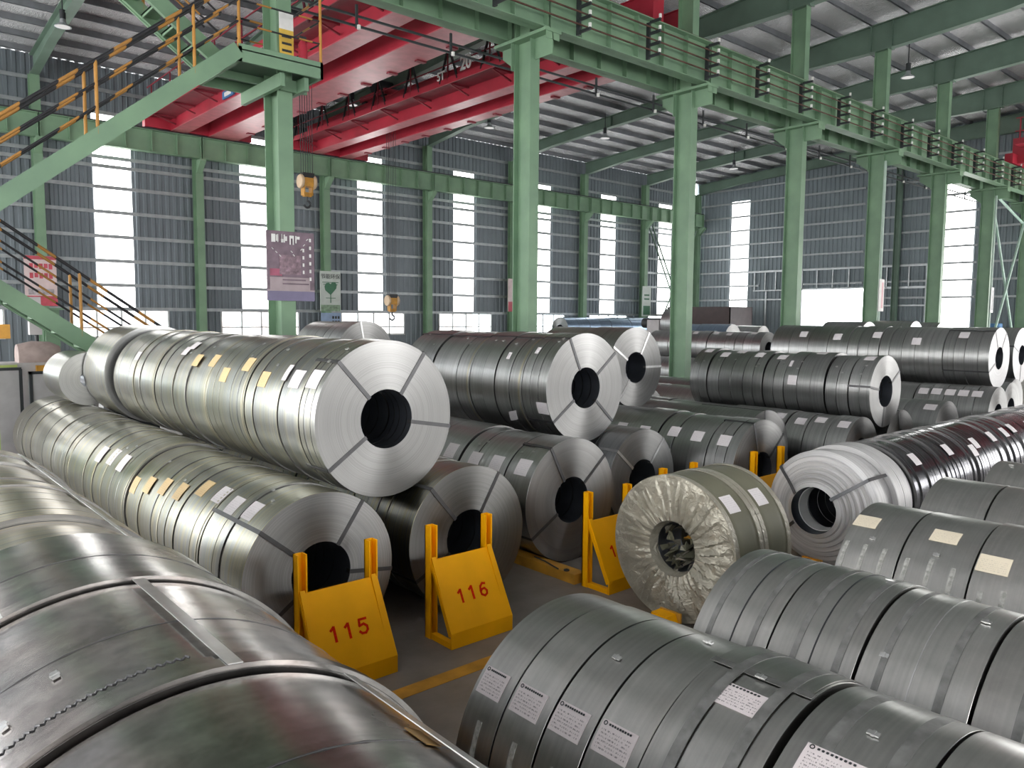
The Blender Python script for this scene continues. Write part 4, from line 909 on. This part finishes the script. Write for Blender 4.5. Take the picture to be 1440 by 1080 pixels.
# right foreground rows (their far ends face the aisle)
def row_near(desc, X, R, ys, m, Rs=None, labels=None, extra=None, noun='grey steel coil'):
    out = []
    for i in range(len(ys)-1):
        b, a = ys[i], ys[i+1]; Ri = Rs[i] if Rs else R
        lbs = [(y-a, an, mm, la, lc) for (y, an, mm, la, lc) in (labels or []) if a <= y < b]
        ex = extra[i] if extra and i < len(extra) else {}
        out.append(coil('%s %s from the aisle in %s' % (ordn[i], noun, desc), X, a+(.015 if 'labelled row at' in desc and i == 4 else 0), Ri, Ri, b-a-.013-(.015 if 'labelled row at' in desc and i == 4 else 0), m, m, 1, ex.get('straps', ()), lbs, ex.get('bands', ()), segs=128, group='coils in '+desc, clips=ex.get('clips', ())))
    return out
q1 = row_near('the labelled row at bottom right', 2.605, .66, [2.62, 2.39, 2.15, 1.93, 1.69, 1.26, .84, .3], ST_Q, [.654, .657, .658, .660, .668, .666, .667],
     [(2.51, 141, PAPER_N, .15, .118), (2.28, 141, PAPER_N, .165, .12), (2.05, 140, PAPER_N, .165, .12), (1.82, 139, PAPER_N, .17, .12), (1.47, 109, PAPER_N, .20, .11), (1.09, 118, PAPER_N, .20, .11)],
     [dict(bands=[(.09, .028, TAPE, 155, 185)]), dict(bands=[(.10, .028, TAPE, 155, 185)]), dict(bands=[(.09, .028, TAPE, 155, 185)], clips=[(.10, 112)]), dict(bands=[(.10, .028, TAPE, 155, 185)], clips=[(.12, 84)])])
# lifted outer wrap with straps on the fifth and sixth coils
for o, L_, a0 in ((q1[4], .42, 88), (q1[5], .41, 92)):
    R = .668 if o is q1[4] else .662
    link('outer_sheet', band_me(R+.001, L_-.03, ST_Q, 40, a0+8, a0-80, t=.006), None, o, (0, .012, R))
    for d in (.07, .27): link('strap', band_me(R+.007, .045, STAIN, 40, a0+80, a0-80, t=.002), None, o, (0, d, R))
    link('strap', patch_me(R+.0035, a0+8, .035, .0, L_-.005, STAIN, uv=False), None, o, (0, 0, R))
    clip(o, R+.006, a0+9, .2, R)
row_near('the plain row behind the labelled row', 3.945, .664, [2.40, 1.97, 1.54, 1.06, .45], ST_Q, [.662, .666, .660, .655], None,
     [dict(bands=[(.07, .03, STAIN, 60, 200), (.31, .03, STAIN, 60, 200), (.19, .006, DGREY, 60, 200)]), dict(bands=[(.06, .035, STAIN, 60, 200), (.27, .03, STAIN, 60, 200), (.20, .006, DGREY, 60, 200)], clips=[(.1, 84)]),
      dict(bands=[(.10, .035, STAIN, 60, 200), (.36, .03, STAIN, 60, 200), (.24, .005, STRAP_B, 60, 200)], clips=[(.08, 100), (.38, 132)]), dict(bands=[(.42, .035, STAIN, 60, 200)])])
row_near('the cream labelled row at right', 5.78, .655, [2.52, 2.12, 1.68, .9], ST_Q, [.65, .652, .657],
     [(2.42, 117, PAPER_C, .16, .12), (1.9, 117, PAPER_C, .17, .12), (1.57, 131, PAPER_C, .18, .13)],
     [dict(bands=[(.08, .03, TAPE, 135, 165), (.21, .03, TAPE, 135, 165), (.34, .03, TAPE, 135, 165)], straps=(), clips=[(.2, 130)]), dict(bands=[(.08, .03, TAPE, 138, 168), (.22, .03, TAPE, 135, 168), (.36, .03, TAPE, 138, 168)], clips=[(.22, 132)]), dict(bands=[(.56, .03, TAPE, 145, 170), (.68, .03, TAPE, 148, 170)])])
row_near('the bare row at the right edge', 7.24, .647, [2.57, 2.08, 1.3], ST_Q, None, None, None)
row_near('the last row at the right edge behind', 8.62, .64, [2.55, 1.9, 1.2], ST_Q, None, None, [dict(clips=[(.5, 100)])])

# left foreground row
random.seed(9)
NX = .68
coil('brown-tinged slit coil at the left edge behind the nearest coil', .72, 3.95, .80, .80, 3.4, steel('warm_slit_steel', (.52, .48, .42), .3, .3, ring=120, warm=.6), None, [1, .6, .5, .5, .6, .5, .7, .6, .5, .8, 1, 1, 1, 1], (62,), (), segs=144, group='large coils at lower left', vr=.012, strap_m=STRAP_B)
n1 = coil('large mottled zinc coil third from the camera at lower left', NX, 2.965, .852, .852, .81, ST_N, ST_N, 1, (), (), [(.40, .004, STRAP), (.0, .055, ST_N, 0, 360, .016), (.06, .035, ST_N, 0, 360, .010)], segs=160, group='large coils at lower left')
n2 = coil('large mottled zinc coil second from the camera at lower left', NX, 2.04, .850, .850, .90, ST_N, ST_N, 1, (), (), [(.45, .004, STRAP), (.0, .06, ST_N, 0, 360, .016), (.065, .035, ST_N, 0, 360, .010)], segs=160, group='large coils at lower left')
n3 = coil('large mottled zinc coil nearest the camera at lower left', NX, 1.12, .845, .845, .89, ST_N, ST_N, 1, (), (), [(.42, .004, STRAP), (.0, .05, ST_N, 0, 360, .016), (.055, .03, ST_N, 0, 360, .009)], segs=160, group='large coils at lower left')
for o, R, L_, a in ((n2, .850, .895, 83), (n1, .852, .80, 112), (n3, .845, .88, 60)):
    link('strap', patch_me(R+.016, a, .042, 0, L_, STRAP_B, uv=False), None, o, (0, 0, R))
clip(n2, .85, 108, .35, .85); clip(n2, .85, 118, .25, .85)
# twisted wire on the ridge of the second coil
link('twisted_strap', M().tube([((.862+.004*sin(j*2.1))*cos(R_(165-j*.55)), .122+.006*cos(j*2.1), (.862+.004*sin(j*2.1))*sin(R_(165-j*.55))) for j in range(140)], .004, 5).mesh('twisted_strap', 60), STRAP, n2, (0, 0, .85))
link('brown_tape', patch_me(.847, 62, .05, .40, .50, paint('brown_tape', (.30, .17, .05), .4), uv=False), None, n3, (0, 0, .845))

# ------------------------------------------------------------------ things at the left edge and far end
t = thing('guard_panel', (2.2, 15.9, 0), 'grey sheet guard panel at the left edge beyond the coils', 'panel', 'grey guard panels')
M().box(1.2, 2.42, 15.88, 15.92, .35, 1.68).build('sheet', GREY, t); M().box(1.2, 2.46, 15.86, 15.94, 1.68, 1.73).box(2.42, 2.47, 15.86, 15.94, 0, 1.7).box(1.2, 1.25, 15.86, 15.94, 0, 1.7).build('frame', DGREY, t)
t = thing('guard_panel', (3.0, 15.9, 0), 'grey sheet guard panel beside the small bright coil', 'panel', 'grey guard panels')
M().box(2.62, 3.6, 15.88, 15.92, .9, 1.6).build('sheet', GREY, t); M().box(2.57, 3.6, 15.86, 15.94, 1.6, 1.65).box(2.57, 2.62, 15.86, 15.94, 0, 1.65).box(2.57, 3.6, 15.86, 15.94, .82, .9).box(3.55, 3.6, 15.86, 15.94, 0, 1.65).build('frame', DGREY, t)
t = thing('winding_machine', (2.9, 17.2, 0), 'small machine under a wrapped cover behind the guard panels', 'machine')
M().box(2.0, 3.9, 16.9, 17.6, 0, 1.75).build('machine_body', GREY, t); M().box(2.2, 2.55, 16.85, 16.9, 1.55, 1.72).build('green_plate', paint('lime_plate', (.45, .55, .15), .5), t)
cv = M().lathe([(0, -.35), (.24, -.35), (.30, -.1), (.28, .2), (.2, .36), (0, .36)], 20, (2.95, 17.2, 1.85), 'x'); cv.build('cover', paint('pinkish_cover', (.42, .33, .31), .6, scale=8), t, 60)
M().box(2.85, 3.2, 16.8, 17.0, 1.45, 1.7).build('orange_motor', YEL_D, t)
M().lathe([(0, -.2), (.22, -.2), (.22, .2), (0, .2)], 18, (4.5, 17.4, 2.05), 'x').build('motor', GREY, t, 40); M().lathe([(.2, -.05), (.32, -.05), (.32, .05), (.2, .05)], 20, (4.85, 17.3, 1.95), 'x', True).build('yellow_wheel', YEL_D, t, 40)
M().box(4.2, 5.1, 17.1, 17.8, 0, 1.9).build('motor_base', DGREY, t)
t = thing('switch_post', (1.55, 12.4, 0), 'lime green post with an orange switch box at the left edge', 'post')
M().box(1.40, 1.64, 12.38, 12.42, .6, 2.55).build('lime_panel', paint('lime_board', (.42, .55, .20), .5), t); M().box(1.64, 1.80, 12.3, 12.45, 2.33, 2.52).build('switch_box', YEL_D, t); M().tube([(1.5, 12.44, 0), (1.5, 12.44, 2.9)], .04, 8).build('post', GREEN, t)
t = thing('control_box', (3.0, 18.0, 0), 'grey control box on a pole behind the stairs', 'control box')
M().box(2.95, 3.16, 17.9, 18.1, 2.25, 3.0).build('box', GREY, t); M().tube([(3.08, 18, 0), (3.08, 18, 2.25)], .035, 8).build('pole', DGREY, t)
t = thing('support_post', (3.35, 18.3, 0), 'short green support post behind the lower stairs', 'post')
hsec(M(), 3.4, 18.3, .26, .26, 0, 2.75).build('shaft', GREEN, t); M().box(3.2, 3.6, 18.1, 18.5, 2.75, 2.79).build('cap_plate', GREEN, t)
t = thing('trailer', (45, 31.5, 0), 'dark brown trailer parked at the end wall corner', 'trailer')
M().box(43.6, 46.2, 28.6, 33.6, 1.0, 1.15).build('deck', BROWN, t)
for x in (43.6, 46.15): M().box(x, x+.06, 28.6, 33.6, 1.15, 3.45).build('side_wall', BROWN, t)
for y in (28.6, 33.55): M().box(43.6, 46.2, y, y+.06, 1.15, 3.45).build('end_board', BROWN, t)
for y in (29.6, 32.4):
    for x in (43.8, 46.0): M().lathe([(0, -.12), (.5, -.12), (.5, .12), (0, .12)], 20, (x, y, .5), 'x').build('wheel', BLK, t, 40)
t = thing('blue_drum', (47.0, 14.0, 0), 'blue drum by the end wall at the right edge', 'drum'); M().lathe([(0, 0), (.3, 0), (.3, .9), (.28, .92), (0, .92)], 20, (47.0, 14.4, 1.6)).build('barrel', BLUEP, t, 40); M().box(46.6, 47.4, 14.0, 14.8, 0, 1.6).build('pallet_stack', BROWN, t)
# buildings and yard seen through the low windows
for i, (x0, x1, y0, h, lb) in enumerate(((4, 30, 58, 5.2, 'pale pink building outside behind the low windows'), (34, 52, 66, 4.4, 'pale low building outside right of the pink one'))):
    t = thing('outside_building', ((x0+x1)/2, y0, -.3), lb, 'building')
    M().box(x0, x1, y0, y0+8, -.3, h).build('wall', PINKB, t); M().box(x0-.2, x1+.2, y0-.2, y0+8, h, h+.25).build('roof_edge', WHITE, t)
    for j in range(int((x1-x0)/3)): M().box(x0+.8+j*3, x0+2.2+j*3, y0-.04, y0+.02, 1.4, 2.9).build('window', GREY, t)
